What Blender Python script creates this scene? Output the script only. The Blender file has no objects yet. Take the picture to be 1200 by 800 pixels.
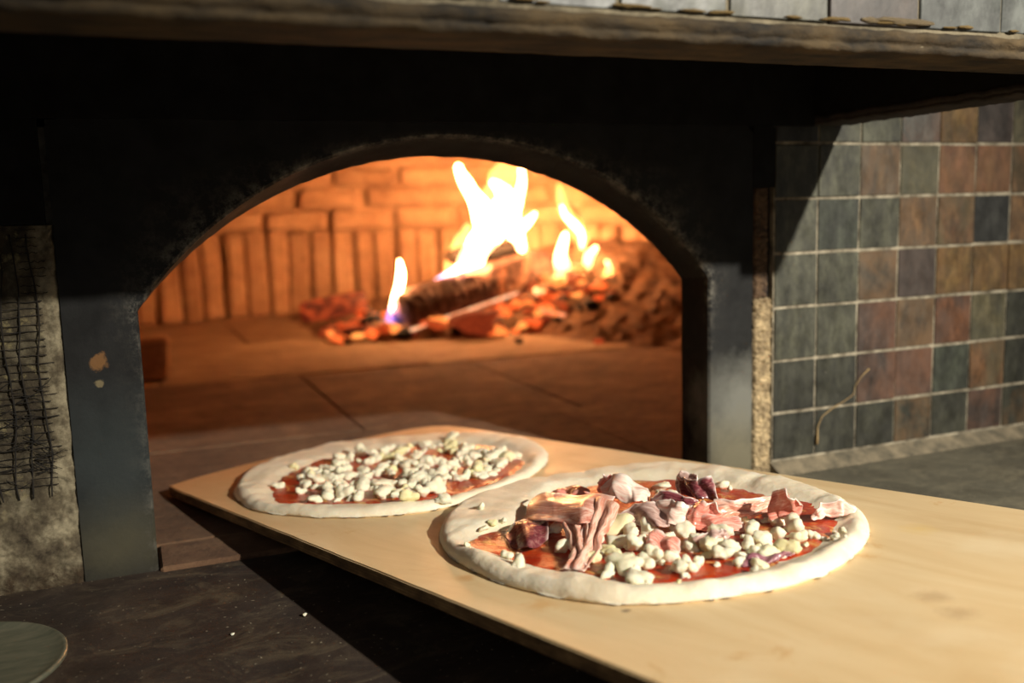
import bpy, bmesh, math, random
from mathutils import Vector, Matrix, noise
D = {"cam_rot":[[0.925176,0.075721,-0.371908],[-0.378537,0.112943,-0.91867],[-0.027558,0.990712,0.133156]],"cam_loc":[-0.6608,-0.8549,0.2969],"board_frame":[[-0.63684,0.22238,0.012],[0.28145,-0.95672,0.07393],[0.9591,0.28289,0.00964],[-0.03014,0.06819,0.99722]],"pizza_outline":{"near":[[0.4279,0.0704],[0.4551,0.0558],[0.4823,0.0463],[0.5213,0.0393],[0.5619,0.0373],[0.5918,0.0413],[0.6279,0.0518],[0.646,0.0629],[0.6669,0.0853],[0.6841,0.112],[0.699,0.1425],[0.704,0.1756],[0.6988,0.2178],[0.6837,0.2627],[0.6628,0.2945],[0.6404,0.3127],[0.6194,0.3284],[0.5927,0.3393],[0.5341,0.3498],[0.4846,0.3525],[0.4348,0.3501],[0.3942,0.3212],[0.3806,0.2879],[0.3608,0.2392],[0.3531,0.2033],[0.3528,0.1734],[0.3672,0.1342],[0.3915,0.1028]],"far":[[0.0861,0.0422],[0.1591,0.0177],[0.2056,0.0128],[0.2503,0.0264],[0.3007,0.0516],[0.3294,0.0782],[0.3503,0.1092],[0.3542,0.1529],[0.3425,0.2118],[0.3169,0.2653],[0.2863,0.3054],[0.2326,0.3438],[0.1728,0.3598],[0.1106,0.3556],[0.0626,0.3241],[0.0237,0.2851],[-0.0103,0.2427],[-0.0222,0.2009],[-0.0129,0.1503],[0.0109,0.1069],[0.0406,0.0717]]},"sauce_outline":{"near":[[0.4617,0.0685],[0.4572,0.0896],[0.4612,0.1094],[0.4585,0.1307],[0.4399,0.1578],[0.4149,0.1875],[0.4054,0.2169],[0.4232,0.2696],[0.4656,0.3039],[0.5201,0.3088],[0.569,0.3029],[0.6212,0.2969],[0.6506,0.2796],[0.6703,0.2411],[0.6781,0.2107],[0.6802,0.1787],[0.672,0.145],[0.6622,0.1152],[0.6373,0.0877],[0.6182,0.0766],[0.5945,0.0765],[0.564,0.0657],[0.5291,0.064],[0.4982,0.0647]],"far":[[0.1595,0.0495],[0.2078,0.0313],[0.2317,0.0401],[0.2694,0.069],[0.3052,0.0932],[0.3294,0.1236],[0.335,0.1675],[0.3248,0.2158],[0.3058,0.2549],[0.2632,0.2896],[0.2199,0.31],[0.1581,0.3079],[0.1078,0.2693],[0.0664,0.2353],[0.0545,0.1956],[0.0619,0.1475],[0.0953,0.095]]},"cheese_near":[[0.5439,0.0993,0.0074],[0.503,0.1268,0.0068],[0.5468,0.0569,0.0061],[0.5221,0.0637,0.0061],[0.4546,0.1037,0.0041],[0.4563,0.1136,0.0041],[0.4561,0.0933,0.0041],[0.6089,0.0978,0.0108],[0.5859,0.1305,0.0088],[0.5374,0.1569,0.0108],[0.5415,0.185,0.0074],[0.5712,0.1293,0.0081],[0.5464,0.1313,0.0061],[0.6103,0.1209,0.0074],[0.5918,0.1494,0.0081],[0.5779,0.0964,0.0074],[0.6064,0.0831,0.0054],[0.6307,0.0856,0.0081],[0.641,0.1224,0.0068],[0.6391,0.1147,0.0061],[0.6406,0.1329,0.0054],[0.5442,0.2072,0.0081],[0.5876,0.1767,0.0088],[0.5799,0.2008,0.0074],[0.6263,0.1605,0.0088],[0.6405,0.1664,0.0088],[0.6241,0.2082,0.0074],[0.6458,0.1939,0.0081],[0.6237,0.237,0.0074],[0.6182,0.2583,0.0074],[0.6453,0.2311,0.0081],[0.6595,0.2137,0.0061],[0.6688,0.1897,0.0081],[0.6601,0.152,0.0061],[0.6629,0.1763,0.0081],[0.6637,0.2266,0.0047],[0.6717,0.1545,0.0061],[0.5216,0.3027,0.0054],[0.4894,0.2644,0.0061],[0.5081,0.2524,0.0054],[0.6766,0.2408,0.0041],[0.6809,0.2268,0.0034],[0.6088,0.192,0.0068],[0.6027,0.2141,0.0068],[0.6015,0.2298,0.0061],[0.4717,0.1451,0.0054],[0.6152,0.1522,0.0061],[0.6169,0.1304,0.0068],[0.5572,0.1549,0.0074],[0.5676,0.1169,0.0061],[0.5625,0.1693,0.0068],[0.6445,0.2102,0.0074],[0.6572,0.172,0.0061],[0.6426,0.182,0.0068],[0.6442,0.151,0.0061],[0.6081,0.1713,0.0068],[0.6163,0.1078,0.0068],[0.5879,0.1085,0.0074],[0.53,0.1461,0.0054],[0.534,0.2307,0.0054],[0.4134,0.1234,0.0041],[0.4864,0.0566,0.0027],[0.6545,0.0964,0.002],[0.573,0.0859,0.0054],[0.4511,0.1683,0.0054],[0.6188,0.0948,0.0049],[0.5901,0.1195,0.004],[0.5324,0.1673,0.0049],[0.5311,0.1864,0.0033],[0.5793,0.1305,0.0036],[0.5544,0.1194,0.0027],[0.6203,0.1174,0.0033],[0.5959,0.138,0.0036],[0.5739,0.105,0.0033],[0.5983,0.0832,0.0024],[0.6375,0.087,0.0036],[0.6464,0.112,0.003],[0.6483,0.1115,0.0027],[0.6438,0.1225,0.0024],[0.5392,0.2188,0.0036],[0.5783,0.178,0.004],[0.5884,0.2013,0.0033],[0.6323,0.1488,0.004],[0.6502,0.1622,0.004],[0.6278,0.1956,0.0033],[0.6427,0.2039,0.0036],[0.6147,0.239,0.0033],[0.6264,0.2583,0.0033],[0.6513,0.2176,0.0036],[0.6691,0.2086,0.0027],[0.6716,0.1783,0.0036],[0.6574,0.1609,0.0027],[0.6553,0.1774,0.0036],[0.671,0.2269,0.0021],[0.6766,0.1436,0.0027],[0.5363,0.2946,0.0024],[0.4965,0.2482,0.0027],[0.5021,0.2656,0.0024],[0.6687,0.2427,0.0018],[0.6878,0.2271,0.0015],[0.6154,0.1791,0.003],[0.6139,0.2087,0.003],[0.6057,0.2162,0.0027],[0.4654,0.156,0.0024],[0.6067,0.1531,0.0027],[0.6243,0.1315,0.003],[0.5651,0.1424,0.0033],[0.5788,0.1133,0.0027],[0.5673,0.1569,0.003],[0.6414,0.2206,0.0033],[0.6495,0.1731,0.0027],[0.6499,0.1827,0.003],[0.6497,0.1398,0.0027]],"cheese_far":[[0.1931,0.2665,0.0072],[0.2492,0.1147,0.004],[0.267,0.0801,0.004],[0.1934,0.2775,0.0056],[0.2553,0.0934,0.0056],[0.1421,0.1009,0.008],[0.1053,0.2065,0.0048],[0.1627,0.2198,0.0056],[0.315,0.1283,0.0072],[0.1128,0.1456,0.0056],[0.0869,0.2309,0.0056],[0.2323,0.0986,0.004],[0.1385,0.092,0.0056],[0.2509,0.1553,0.008],[0.1768,0.1138,0.0056],[0.2626,0.1668,0.0048],[0.2953,0.193,0.0048],[0.2584,0.2802,0.008],[0.2476,0.2303,0.0072],[0.1256,0.2864,0.0072],[0.2096,0.088,0.0056],[0.1736,0.0791,0.0072],[0.1485,0.2697,0.004],[0.2406,0.1694,0.0056],[0.2828,0.1379,0.0064],[0.158,0.2551,0.0048],[0.1204,0.1549,0.004],[0.125,0.1459,0.008],[0.2857,0.104,0.008],[0.2991,0.1129,0.0056],[0.2854,0.2143,0.008],[0.1388,0.1724,0.0064],[0.1693,0.1084,0.0072],[0.175,0.1896,0.0064],[0.304,0.2185,0.0048],[0.1526,0.2303,0.0048],[0.114,0.1743,0.004],[0.1229,0.11,0.0064],[0.2501,0.1214,0.0064],[0.1933,0.1899,0.008],[0.214,0.2882,0.0056],[0.1355,0.1127,0.0056],[0.1235,0.1272,0.0056],[0.1315,0.2719,0.004],[0.2604,0.1408,0.0064],[0.2202,0.1769,0.0064],[0.2501,0.2503,0.0048],[0.2754,0.1824,0.0056],[0.288,0.2031,0.0072],[0.2663,0.2545,0.0072],[0.2353,0.0759,0.0072],[0.1527,0.1147,0.0064],[0.2217,0.0949,0.008],[0.2718,0.0874,0.0064],[0.1229,0.2272,0.0056],[0.09,0.168,0.008],[0.2181,0.1537,0.0056],[0.1458,0.1251,0.008],[0.3007,0.1346,0.0064],[0.1742,0.2842,0.0048],[0.266,0.1991,0.004],[0.1108,0.2457,0.004],[0.2571,0.0719,0.004],[0.2973,0.1822,0.0048],[0.2706,0.1538,0.008],[0.1003,0.2169,0.0056],[0.2103,0.2724,0.0072],[0.3078,0.1228,0.0064],[0.269,0.108,0.0072],[0.1105,0.2661,0.0072],[0.2504,0.1277,0.008],[0.1638,0.1232,0.008],[0.2976,0.1444,0.0064],[0.1931,0.2233,0.004],[0.2671,0.1733,0.004],[0.2217,0.2378,0.0056],[0.197,0.1043,0.0056],[0.2255,0.1065,0.0064],[0.2766,0.163,0.008],[0.1949,0.0862,0.004],[0.2428,0.2829,0.0048],[0.2948,0.2292,0.004],[0.1381,0.2426,0.004],[0.2402,0.0904,0.004],[0.2276,0.2516,0.0072],[0.1798,0.1283,0.008],[0.2324,0.1253,0.0048],[0.2302,0.226,0.0048],[0.2397,0.2131,0.008],[0.1774,0.1384,0.004],[0.2859,0.1543,0.004],[0.153,0.108,0.0048],[0.1388,0.2008,0.008],[0.2627,0.1862,0.0056],[0.1001,0.1706,0.0072],[0.288,0.1256,0.004],[0.2796,0.189,0.004],[0.1967,0.0641,0.0048],[0.1382,0.2124,0.008],[0.2367,0.0668,0.004],[0.2458,0.2737,0.008],[0.2814,0.1684,0.008],[0.2485,0.1751,0.0072],[0.1984,0.1961,0.0056],[0.2507,0.082,0.008],[0.1968,0.286,0.004],[0.2111,0.217,0.008],[0.2549,0.1323,0.0056],[0.1659,0.2058,0.004],[0.2225,0.1885,0.0072],[0.2481,0.2628,0.008],[0.2396,0.1071,0.008],[0.2761,0.1135,0.004],[0.2672,0.235,0.0056],[0.1034,0.1991,0.008],[0.2354,0.1538,0.004],[0.3012,0.2093,0.0056],[0.1922,0.2581,0.0064],[0.14,0.2553,0.004],[0.2903,0.2219,0.0048],[0.1613,0.2012,0.0072],[0.2927,0.1661,0.0072],[0.1462,0.1426,0.0064],[0.2855,0.2409,0.008],[0.1958,0.1473,0.0048],[0.2231,0.273,0.0072],[0.1954,0.1542,0.008],[0.2096,0.0949,0.004],[0.2973,0.2045,0.0056],[0.196,0.0947,0.0048],[0.2628,0.2696,0.0072],[0.1628,0.0972,0.008],[0.1329,0.1902,0.0048],[0.1157,0.2985,0.008],[0.2811,0.1449,0.004],[0.1651,0.1858,0.004],[0.1905,0.0809,0.0048],[0.1794,0.1453,0.008],[0.2071,0.2068,0.008],[0.2902,0.1125,0.0048],[0.2418,0.2046,0.0048],[0.1999,0.1654,0.008],[0.2109,0.262,0.0064],[0.2016,0.1331,0.0056],[0.18,0.2591,0.0064],[0.1031,0.2412,0.0056],[0.1641,0.2821,0.0072],[0.1344,0.1821,0.0072],[0.1644,0.2643,0.008],[0.3131,0.1449,0.008],[0.1494,0.0617,0.0048],[0.2403,0.058,0.0072],[0.2422,0.0704,0.0072],[0.3274,0.1051,0.008],[0.0749,0.1151,0.0048],[0.084,0.1965,0.008],[0.351,0.1279,0.0064]],"ham":[["pink",[[0.4272,0.1719,0.012],[0.4651,0.1612,0.022],[0.4968,0.1701,0.026],[0.5211,0.1764,0.024]],[[0.4769,0.1195,0.009],[0.5134,0.1187,0.018],[0.5447,0.1162,0.02],[0.5508,0.1289,0.018]]],["streak",[[0.5126,0.1572,0.027],[0.5447,0.1193,0.018],[0.5658,0.0896,0.012],[0.5759,0.0669,0.007]],[[0.5481,0.1543,0.027],[0.5651,0.1236,0.018],[0.5787,0.1016,0.012],[0.5962,0.0705,0.008]]],["streak",[[0.5065,0.1336,0.02],[0.5294,0.1143,0.014],[0.5576,0.0936,0.01],[0.5777,0.0814,0.007]],[[0.5189,0.1493,0.025],[0.5478,0.1215,0.018],[0.5698,0.0989,0.014],[0.5912,0.0799,0.009]]],["maroon",[[0.4763,0.0993,0.007],[0.4744,0.1211,0.013],[0.4772,0.1454,0.014]],[[0.5062,0.0806,0.006],[0.5315,0.0794,0.008],[0.5222,0.1034,0.009]]],["rose",[[0.4336,0.184,0.014],[0.4389,0.1955,0.019],[0.4591,0.2027,0.018]],[[0.4395,0.1823,0.01],[0.4609,0.181,0.012],[0.4763,0.192,0.014]]],["pale",[[0.4855,0.195,0.024],[0.4981,0.1965,0.036],[0.5156,0.2001,0.034],[0.5228,0.2092,0.024]],[[0.4884,0.1942,0.016],[0.5191,0.1808,0.02],[0.5356,0.1829,0.02],[0.5327,0.2018,0.016]]],["rose",[[0.4685,0.2072,0.022],[0.4889,0.1937,0.034],[0.4969,0.1957,0.036]],[[0.4779,0.2005,0.016],[0.4828,0.2037,0.016],[0.4985,0.1982,0.018]]],["mauve",[[0.5355,0.1594,0.016],[0.539,0.1777,0.023],[0.5551,0.1826,0.025],[0.575,0.1808,0.02]],[[0.5378,0.164,0.012],[0.5574,0.164,0.012],[0.5737,0.1649,0.012],[0.5784,0.1724,0.011]]],["maroon",[[0.5203,0.252,0.026],[0.5542,0.2321,0.031],[0.5622,0.2424,0.034]],[[0.5365,0.2357,0.016],[0.5598,0.2291,0.016],[0.5734,0.2352,0.016]]],["mauve",[[0.5154,0.2508,0.022],[0.5234,0.252,0.03],[0.542,0.2494,0.03]],[[0.5272,0.242,0.014],[0.5298,0.2476,0.016],[0.5447,0.2452,0.02]]],["maroon",[[0.5309,0.2042,0.02],[0.5454,0.2067,0.027],[0.5633,0.206,0.025],[0.5686,0.2171,0.02]],[[0.5319,0.2026,0.015],[0.5515,0.2039,0.017],[0.5687,0.2038,0.017],[0.5692,0.2159,0.015]]],["pale",[[0.5534,0.186,0.022],[0.5685,0.1852,0.029],[0.5815,0.1855,0.027],[0.5856,0.1934,0.022]],[[0.5594,0.1833,0.013],[0.5778,0.1743,0.013],[0.585,0.1798,0.011],[0.5814,0.1934,0.011]]],["rose",[[0.5753,0.1921,0.022],[0.5905,0.1941,0.029],[0.6024,0.1968,0.027],[0.6035,0.2005,0.02]],[[0.5793,0.1864,0.011],[0.5926,0.1852,0.011],[0.5942,0.2024,0.011],[0.5911,0.214,0.011]]],["streak",[[0.5832,0.2178,0.022],[0.5981,0.2233,0.023],[0.6034,0.2417,0.021],[0.6052,0.2625,0.02]],[[0.5999,0.1983,0.011],[0.602,0.2173,0.012],[0.6109,0.2278,0.011],[0.6178,0.2422,0.012]]],["rose",[[0.6243,0.2351,0.03],[0.6379,0.229,0.037],[0.6472,0.2277,0.033],[0.6435,0.2412,0.022]],[[0.6249,0.2294,0.011],[0.6302,0.2355,0.013],[0.6366,0.2399,0.013],[0.6328,0.2569,0.011]]],["rose",[[0.5802,0.1838,0.015],[0.5968,0.195,0.017],[0.6081,0.2157,0.014]],[[0.5885,0.1868,0.008],[0.6091,0.1886,0.008],[0.6222,0.2047,0.007]]],["pale",[[0.64,0.2579,0.01],[0.6477,0.2601,0.019],[0.6557,0.272,0.022],[0.6605,0.2825,0.014]],[[0.6447,0.2549,0.007],[0.6486,0.2642,0.008],[0.6552,0.2727,0.009],[0.6624,0.2789,0.01]]],["purple",[[0.6554,0.1561,0.007],[0.6653,0.1631,0.01],[0.6719,0.1724,0.01],[0.671,0.1939,0.006]],[[0.664,0.1466,0.005],[0.6713,0.1564,0.005],[0.6738,0.1711,0.005],[0.6743,0.1891,0.005]]],["mauve",[[0.6152,0.1563,0.014],[0.6253,0.1653,0.019],[0.6298,0.1752,0.018]],[[0.6173,0.157,0.01],[0.6296,0.1621,0.011],[0.6281,0.1794,0.01]]],["rose",[[0.5821,0.1472,0.014],[0.595,0.1477,0.018],[0.6137,0.1456,0.014]],[[0.5965,0.1297,0.01],[0.6103,0.13,0.009],[0.6178,0.1395,0.008]]]],"flames":[["core",[[0.0967,1.52,0.0778,0.0136],[0.1286,1.52,0.1032,0.0295],[0.1789,1.52,0.1642,0.0387],[0.215,1.52,0.2241,0.0434],[0.2313,1.52,0.2757,0.0433],[0.2184,1.52,0.3257,0.0341],[0.191,1.52,0.3665,0.0248],[0.1732,1.52,0.4023,0.018],[0.1601,1.52,0.4333,0.009]]],["core",[[0.2382,1.6,0.1866,0.0189],[0.2856,1.6,0.2437,0.0427],[0.313,1.6,0.3018,0.0474],[0.3245,1.6,0.3438,0.0356],[0.3026,1.6,0.3769,0.0212],[0.2829,1.6,0.3911,0.0071]]],["core",[[0.3635,1.58,0.201,0.0143],[0.3494,1.58,0.2489,0.0261],[0.3406,1.58,0.3009,0.026],[0.3575,1.58,0.352,0.0189],[0.3689,1.58,0.3939,0.0142],[0.365,1.58,0.4358,0.0071]]],["soft",[[0.3159,1.66,0.3024,0.0485],[0.3308,1.66,0.362,0.0533],[0.3505,1.66,0.4096,0.0436],[0.3673,1.66,0.4453,0.0339],[0.3738,1.66,0.4881,0.0145]]],["soft",[[0.1608,1.62,0.0666,0.0189],[0.1682,1.62,0.1301,0.0283],[0.1905,1.62,0.1928,0.0307],[0.2099,1.62,0.2461,0.0189],[0.2235,1.62,0.2762,0.0071]]],["core",[[0.3203,1.56,0.2359,0.0117],[0.3568,1.56,0.2628,0.0165],[0.3778,1.56,0.281,0.0142],[0.399,1.56,0.3015,0.0047]]],["core",[[-0.0503,1.46,0.0606,0.0065],[-0.04,1.46,0.0903,0.013],[-0.0272,1.46,0.1264,0.0151],[-0.0212,1.46,0.1629,0.013],[-0.0242,1.46,0.1932,0.0043]]],["blue",[[-0.0553,1.46,-0.0001,0.0087],[-0.0537,1.46,0.0347,0.0151],[-0.0434,1.46,0.0645,0.013],[-0.0331,1.46,0.0943,0.0043]]],["core",[[0.4181,1.5,0.0765,0.0235],[0.4446,1.5,0.0987,0.0401],[0.4507,1.5,0.1384,0.0377],[0.4438,1.5,0.181,0.0211],[0.4524,1.5,0.2157,0.0164],[0.4609,1.5,0.2458,0.007]]],["core",[[0.4797,1.52,0.0693,0.0143],[0.491,1.52,0.1022,0.0191],[0.4891,1.52,0.1357,0.0095]]],["soft",[[0.5081,1.6,0.1017,0.0123],[0.5421,1.6,0.1616,0.0148],[0.5596,1.6,0.2101,0.0197],[0.5441,1.6,0.2595,0.0221],[0.5124,1.6,0.2968,0.0171],[0.497,1.6,0.3333,0.0122],[0.4901,1.6,0.3814,0.0073]]],["core",[[0.5593,1.6,0.1978,0.0074],[0.5575,1.6,0.242,0.0123],[0.5334,1.6,0.2671,0.0147],[0.5069,1.6,0.2921,0.0098],[0.4967,1.6,0.3213,0.0036]]],["core",[[0.5084,1.48,0.1082,0.0118],[0.5143,1.48,0.1433,0.0189],[0.5201,1.48,0.1737,0.0189],[0.5364,1.48,0.1942,0.0118],[0.5445,1.48,0.2056,0.0047]]],["core",[[0.5108,1.4,0.0549,0.0115],[0.5166,1.4,0.0892,0.0184],[0.5352,1.4,0.1227,0.0184],[0.5408,1.4,0.1478,0.0115],[0.5308,1.4,0.1689,0.0046]]],["core",[[0.4643,1.36,0.0358,0.0113],[0.4867,1.36,0.0116,0.0181],[0.5123,1.36,0.0144,0.0182],[0.5255,1.36,0.041,0.0091]]],["core",[[0.3453,1.45,0.0955,0.0091],[0.3751,1.45,0.0847,0.0138],[0.4056,1.45,0.0922,0.0069]]],["soft",[[0.2963,1.5,0.0835,0.0115],[0.3275,1.5,0.1212,0.0116],[0.3438,1.5,0.1667,0.0093],[0.34,1.5,0.2084,0.0069]]],["soft",[[0.2662,1.5,0.0737,0.0092],[0.2701,1.5,0.1196,0.0092],[0.2763,1.5,0.1606,0.0069]]],["core",[[0.1325,1.5,0.1312,0.009],[0.171,1.5,0.1406,0.0136],[0.2123,1.5,0.1499,0.0136],[0.2395,1.5,0.1623,0.0068]]],["violet",[[0.0755,1.5,0.1186,0.0134],[0.1159,1.5,0.1321,0.0224],[0.1523,1.5,0.1528,0.0225],[0.1817,1.5,0.1739,0.009]]],["haze",[[0.3991,1.75,0.0992,0.0765],[0.4013,1.75,0.1754,0.1144],[0.4036,1.75,0.2511,0.1267],[0.4058,1.75,0.3263,0.1061],[0.4217,1.75,0.4008,0.0757],[0.4375,1.75,0.4752,0.0252]]],["haze",[[0.5719,1.7,0.0543,0.0515],[0.6021,1.7,0.1299,0.0721],[0.6181,1.7,0.219,0.0616],[0.6054,1.7,0.2957,0.0358],[0.5925,1.7,0.359,0.0127]]]]}

C = bpy.context.scene.collection
sc = bpy.context.scene
# ------------------------------------------------------------------ camera
cam = bpy.data.cameras.new('camera')
cam.sensor_width = 36.0; cam.lens = 33.09
cam.clip_start = .01; cam.clip_end = 50
cam.dof.use_dof = True; cam.dof.focus_distance = .74; cam.dof.aperture_fstop = 4.0
co = bpy.data.objects.new('camera', cam); C.objects.link(co)
co.matrix_world = Matrix.Translation(D['cam_loc']) @ Matrix(D['cam_rot']).to_4x4()
sc.camera = co
sc.view_settings.view_transform = 'Standard'; sc.view_settings.look = 'None'
sc.view_settings.gamma = 1; sc.view_settings.exposure = 0
# ------------------------------------------------------------------ world, room lamp and added fill
w = bpy.data.worlds.new('world'); sc.world = w; w.use_nodes = True
w.node_tree.nodes['Background'].inputs[0].default_value = (1, .97, .92, 1)
w.node_tree.nodes['Background'].inputs[1].default_value = .10
def lamp(name, kind, loc, energy, color, size, target=None, **k):
    l = bpy.data.lights.new(name, kind); l.energy = energy; l.color = color
    if kind == 'AREA': l.size = size
    else: l.shadow_soft_size = size
    for a, b in k.items(): setattr(l, a, b)
    o = bpy.data.objects.new(name, l); C.objects.link(o); o.location = loc
    if target is not None:
        o.rotation_euler = (Vector(target) - Vector(loc)).to_track_quat('-Z', 'Y').to_euler()
    return o
lamp('kitchen_spot', 'SPOT', (.47, -1.95, 1.10), 350, (1, .93, .80), .022, (-.12, -.28, .08), spot_size=.80, spot_blend=1.0)
lamp('shadow_fill', 'AREA', (-1.5, -1.9, 1.2), 3.0, (1, .93, .85), .9, (-.4, 0, .1))  # added soft fill that lifts the shadows, no such lamp known
# firelight, four small lamps inside the flames
for x, y, z, e in ((.18, 1.53, .30, 3.8), (.26, 1.60, .36, 1.8), (.42, 1.50, .17, 2.8), (-.03, 1.46, .13, 2.4)):
    lamp('fire_light', 'POINT', (x, y, z), e, (1, .50, .19), .035)
sc.cycles.volume_bounces = 0
sc.cycles.sample_clamp_indirect = 4
sc.cycles.max_bounces = 8

# ------------------------------------------------------------------ helpers
rnd = random.Random(7)
def lin(c):
    return tuple(((x/255)/12.92 if x/255 <= .04045 else ((x/255+.055)/1.055)**2.4) for x in c) + (1,)
class NT:
    def __init__(s, name):
        s.m = bpy.data.materials.new(name); s.m.use_nodes = True
        s.t = s.m.node_tree; s.p = s.t.nodes['Principled BSDF']
    def n(s, ty, **k):
        x = s.t.nodes.new(ty)
        for a, b in k.items():
            if a in x.inputs: x.inputs[a].default_value = b
            else: setattr(x, a, b)
        return x
    def l(s, a, b): s.t.links.new(a, b)
    def co(s, kind='Object'): return s.n('ShaderNodeTexCoord').outputs[kind]
    def noise(s, scale, detail=5, rough=.6, vec=None, stretch=None, dist=0):
        x = s.n('ShaderNodeTexNoise', Scale=scale, Detail=detail, Roughness=rough, Distortion=dist)
        v = vec or s.co()
        if stretch:
            mp = s.n('ShaderNodeMapping'); mp.inputs['Scale'].default_value = stretch; s.l(v, mp.inputs[0]); v = mp.outputs[0]
        s.l(v, x.inputs['Vector']); return x.outputs['Fac']
    def ramp(s, fac, stops):
        r = s.n('ShaderNodeValToRGB'); e = r.color_ramp.elements
        while len(e) < len(stops): e.new(.5)
        for el, (p, c) in zip(e, stops): el.position = p; el.color = c
        s.l(fac, r.inputs[0]); return r.outputs[0]
    def mix(s, f, a, b, mode='MIX'):
        x = s.n('ShaderNodeMix', data_type='RGBA', blend_type=mode)
        for sock, v in ((x.inputs[0], f), (x.inputs[6], a), (x.inputs[7], b)):
            if hasattr(v, 'is_linked') or hasattr(v, 'links'): s.l(v, sock)
            else: sock.default_value = v
        return x.outputs[2]
    def math(s, op, a, b=0, clamp=False):
        x = s.n('ShaderNodeMath', operation=op, use_clamp=clamp)
        for sock, v in ((x.inputs[0], a), (x.inputs[1], b)):
            if hasattr(v, 'links'): s.l(v, sock)
            else: sock.default_value = v
        return x.outputs[0]
    def blob(s, loc, r, scale=1.0, amp=.5, coords=None):
        """soft spot round loc (object space), ragged by noise: a stain with a shape of its own"""
        d = s.n('ShaderNodeVectorMath', operation='DISTANCE'); s.l(coords or s.co(), d.inputs[0]); d.inputs[1].default_value = loc
        q = s.math('DIVIDE', d.outputs['Value'], r)
        nn = s.noise(scale, 6, .7)
        q = s.math('ADD', q, s.math('MULTIPLY', s.math('SUBTRACT', nn, .5), amp*4))
        return s.math('SUBTRACT', 1.3, q, True)
    def bump(s, h, strength=.3, dist=.002, chain=None):
        b = s.n('ShaderNodeBump', Strength=strength, Distance=dist); s.l(h, b.inputs['Height'])
        if chain: s.l(chain, b.inputs['Normal'])
        s.l(b.outputs[0], s.p.inputs['Normal']); return b.outputs[0]
    def out(s, col=None, rough=.6, **k):
        if col is not None:
            if hasattr(col, 'links'): s.l(col, s.p.inputs['Base Color'])
            else: s.p.inputs['Base Color'].default_value = col
        if hasattr(rough, 'links'): s.l(rough, s.p.inputs['Roughness'])
        else: s.p.inputs['Roughness'].default_value = rough
        for a, b in k.items(): s.p.inputs[a.replace('_', ' ')].default_value = b
        return s.m
def g(v): return (v, v, v, 1)

def simple(name, c1, c2, scale, rough=.7, bump=.4, bscale=None, dist=.002, lo=.35, hi=.65, stretch=None, metallic=0, detail=6):
    t = NT(name); f = t.noise(scale, detail, .65, stretch=stretch)
    c = t.ramp(f, [(lo, lin(c1)), (hi, lin(c2))])
    t.bump(t.noise(bscale or scale*3, 6, .7, stretch=stretch), bump, dist)
    return t.out(c, rough, Metallic=metallic)

def mesh(name, V, F, uv=None, smooth=False):
    me = bpy.data.meshes.new(name); me.from_pydata([tuple(v) for v in V], [], F)
    if uv:
        l = me.uv_layers.new(name='UVMap')
        for i, lp in enumerate(me.loops): l.data[i].uv = uv[lp.vertex_index]
    if smooth: me.polygons.foreach_set('use_smooth', [True]*len(me.polygons))
    me.update(); return me
def empty(name, label, cat, loc=(0, 0, 0), group=None, mat=None):
    o = bpy.data.objects.new(name, None); C.objects.link(o)
    if mat is not None: o.matrix_world = mat
    else: o.location = loc
    o['label'] = label; o['category'] = cat
    if group: o['group'] = group
    o.empty_display_size = .02
    return o
def link(name, me, m=None, parent=None, world=True, label=None, cat=None, group=None, kind=None):
    o = bpy.data.objects.new(name, me); C.objects.link(o)
    if m is not None and len(me.materials) == 0:
        for x in (m if isinstance(m, (list, tuple)) else [m]): me.materials.append(x)
    if parent is not None:
        o.parent = parent
        if world: o.location = -origin(parent)     # mesh data was written in world coordinates
    if label: o['label'] = label
    if cat: o['category'] = cat
    if group: o['group'] = group
    if kind: o['kind'] = kind
    return o
def origin(o):
    v = Vector((0, 0, 0))
    while o is not None: v += o.location; o = o.parent
    return v
def tube(pts, rad, seg=8, cap=True, squash=1.0):
    V, F = [], []
    pts = [Vector(q) for q in pts]; n = len(pts)
    rad = rad if isinstance(rad, (list, tuple)) else [rad]*n
    t0 = (pts[1]-pts[0]).normalized(); up = Vector((0, 0, 1)) if abs(t0.z) < .9 else Vector((1, 0, 0))
    a = t0.cross(up).normalized()
    for i in range(n):
        t = (pts[min(i+1, n-1)]-pts[max(i-1, 0)]).normalized()
        a = (a - t*a.dot(t)).normalized(); b = t.cross(a)
        for k in range(seg):
            th = 2*math.pi*k/seg
            V.append(pts[i]+a*math.cos(th)*rad[i]+b*math.sin(th)*rad[i]*squash)
    for i in range(n-1):
        for k in range(seg):
            k2 = (k+1) % seg
            F.append((i*seg+k, i*seg+k2, (i+1)*seg+k2, (i+1)*seg+k))
    if cap: F.append(tuple(range(seg))[::-1]); F.append(tuple(range((n-1)*seg, n*seg)))
    return V, F
class MB:
    def __init__(s): s.V = []; s.F = []
    def add(s, V, F):
        o = len(s.V); s.V += [Vector(v) for v in V]; s.F += [tuple(i+o for i in f) for f in F]; return s
    def box(s, x0, y0, z0, x1, y1, z1):
        V = [(x, y, z) for x in (x0, x1) for y in (y0, y1) for z in (z0, z1)]
        return s.add(V, [(0, 1, 3, 2), (4, 6, 7, 5), (0, 4, 5, 1), (2, 3, 7, 6), (0, 2, 6, 4), (1, 5, 7, 3)])
    def me(s, name, **k): return mesh(name, s.V, s.F, **k)
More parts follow.
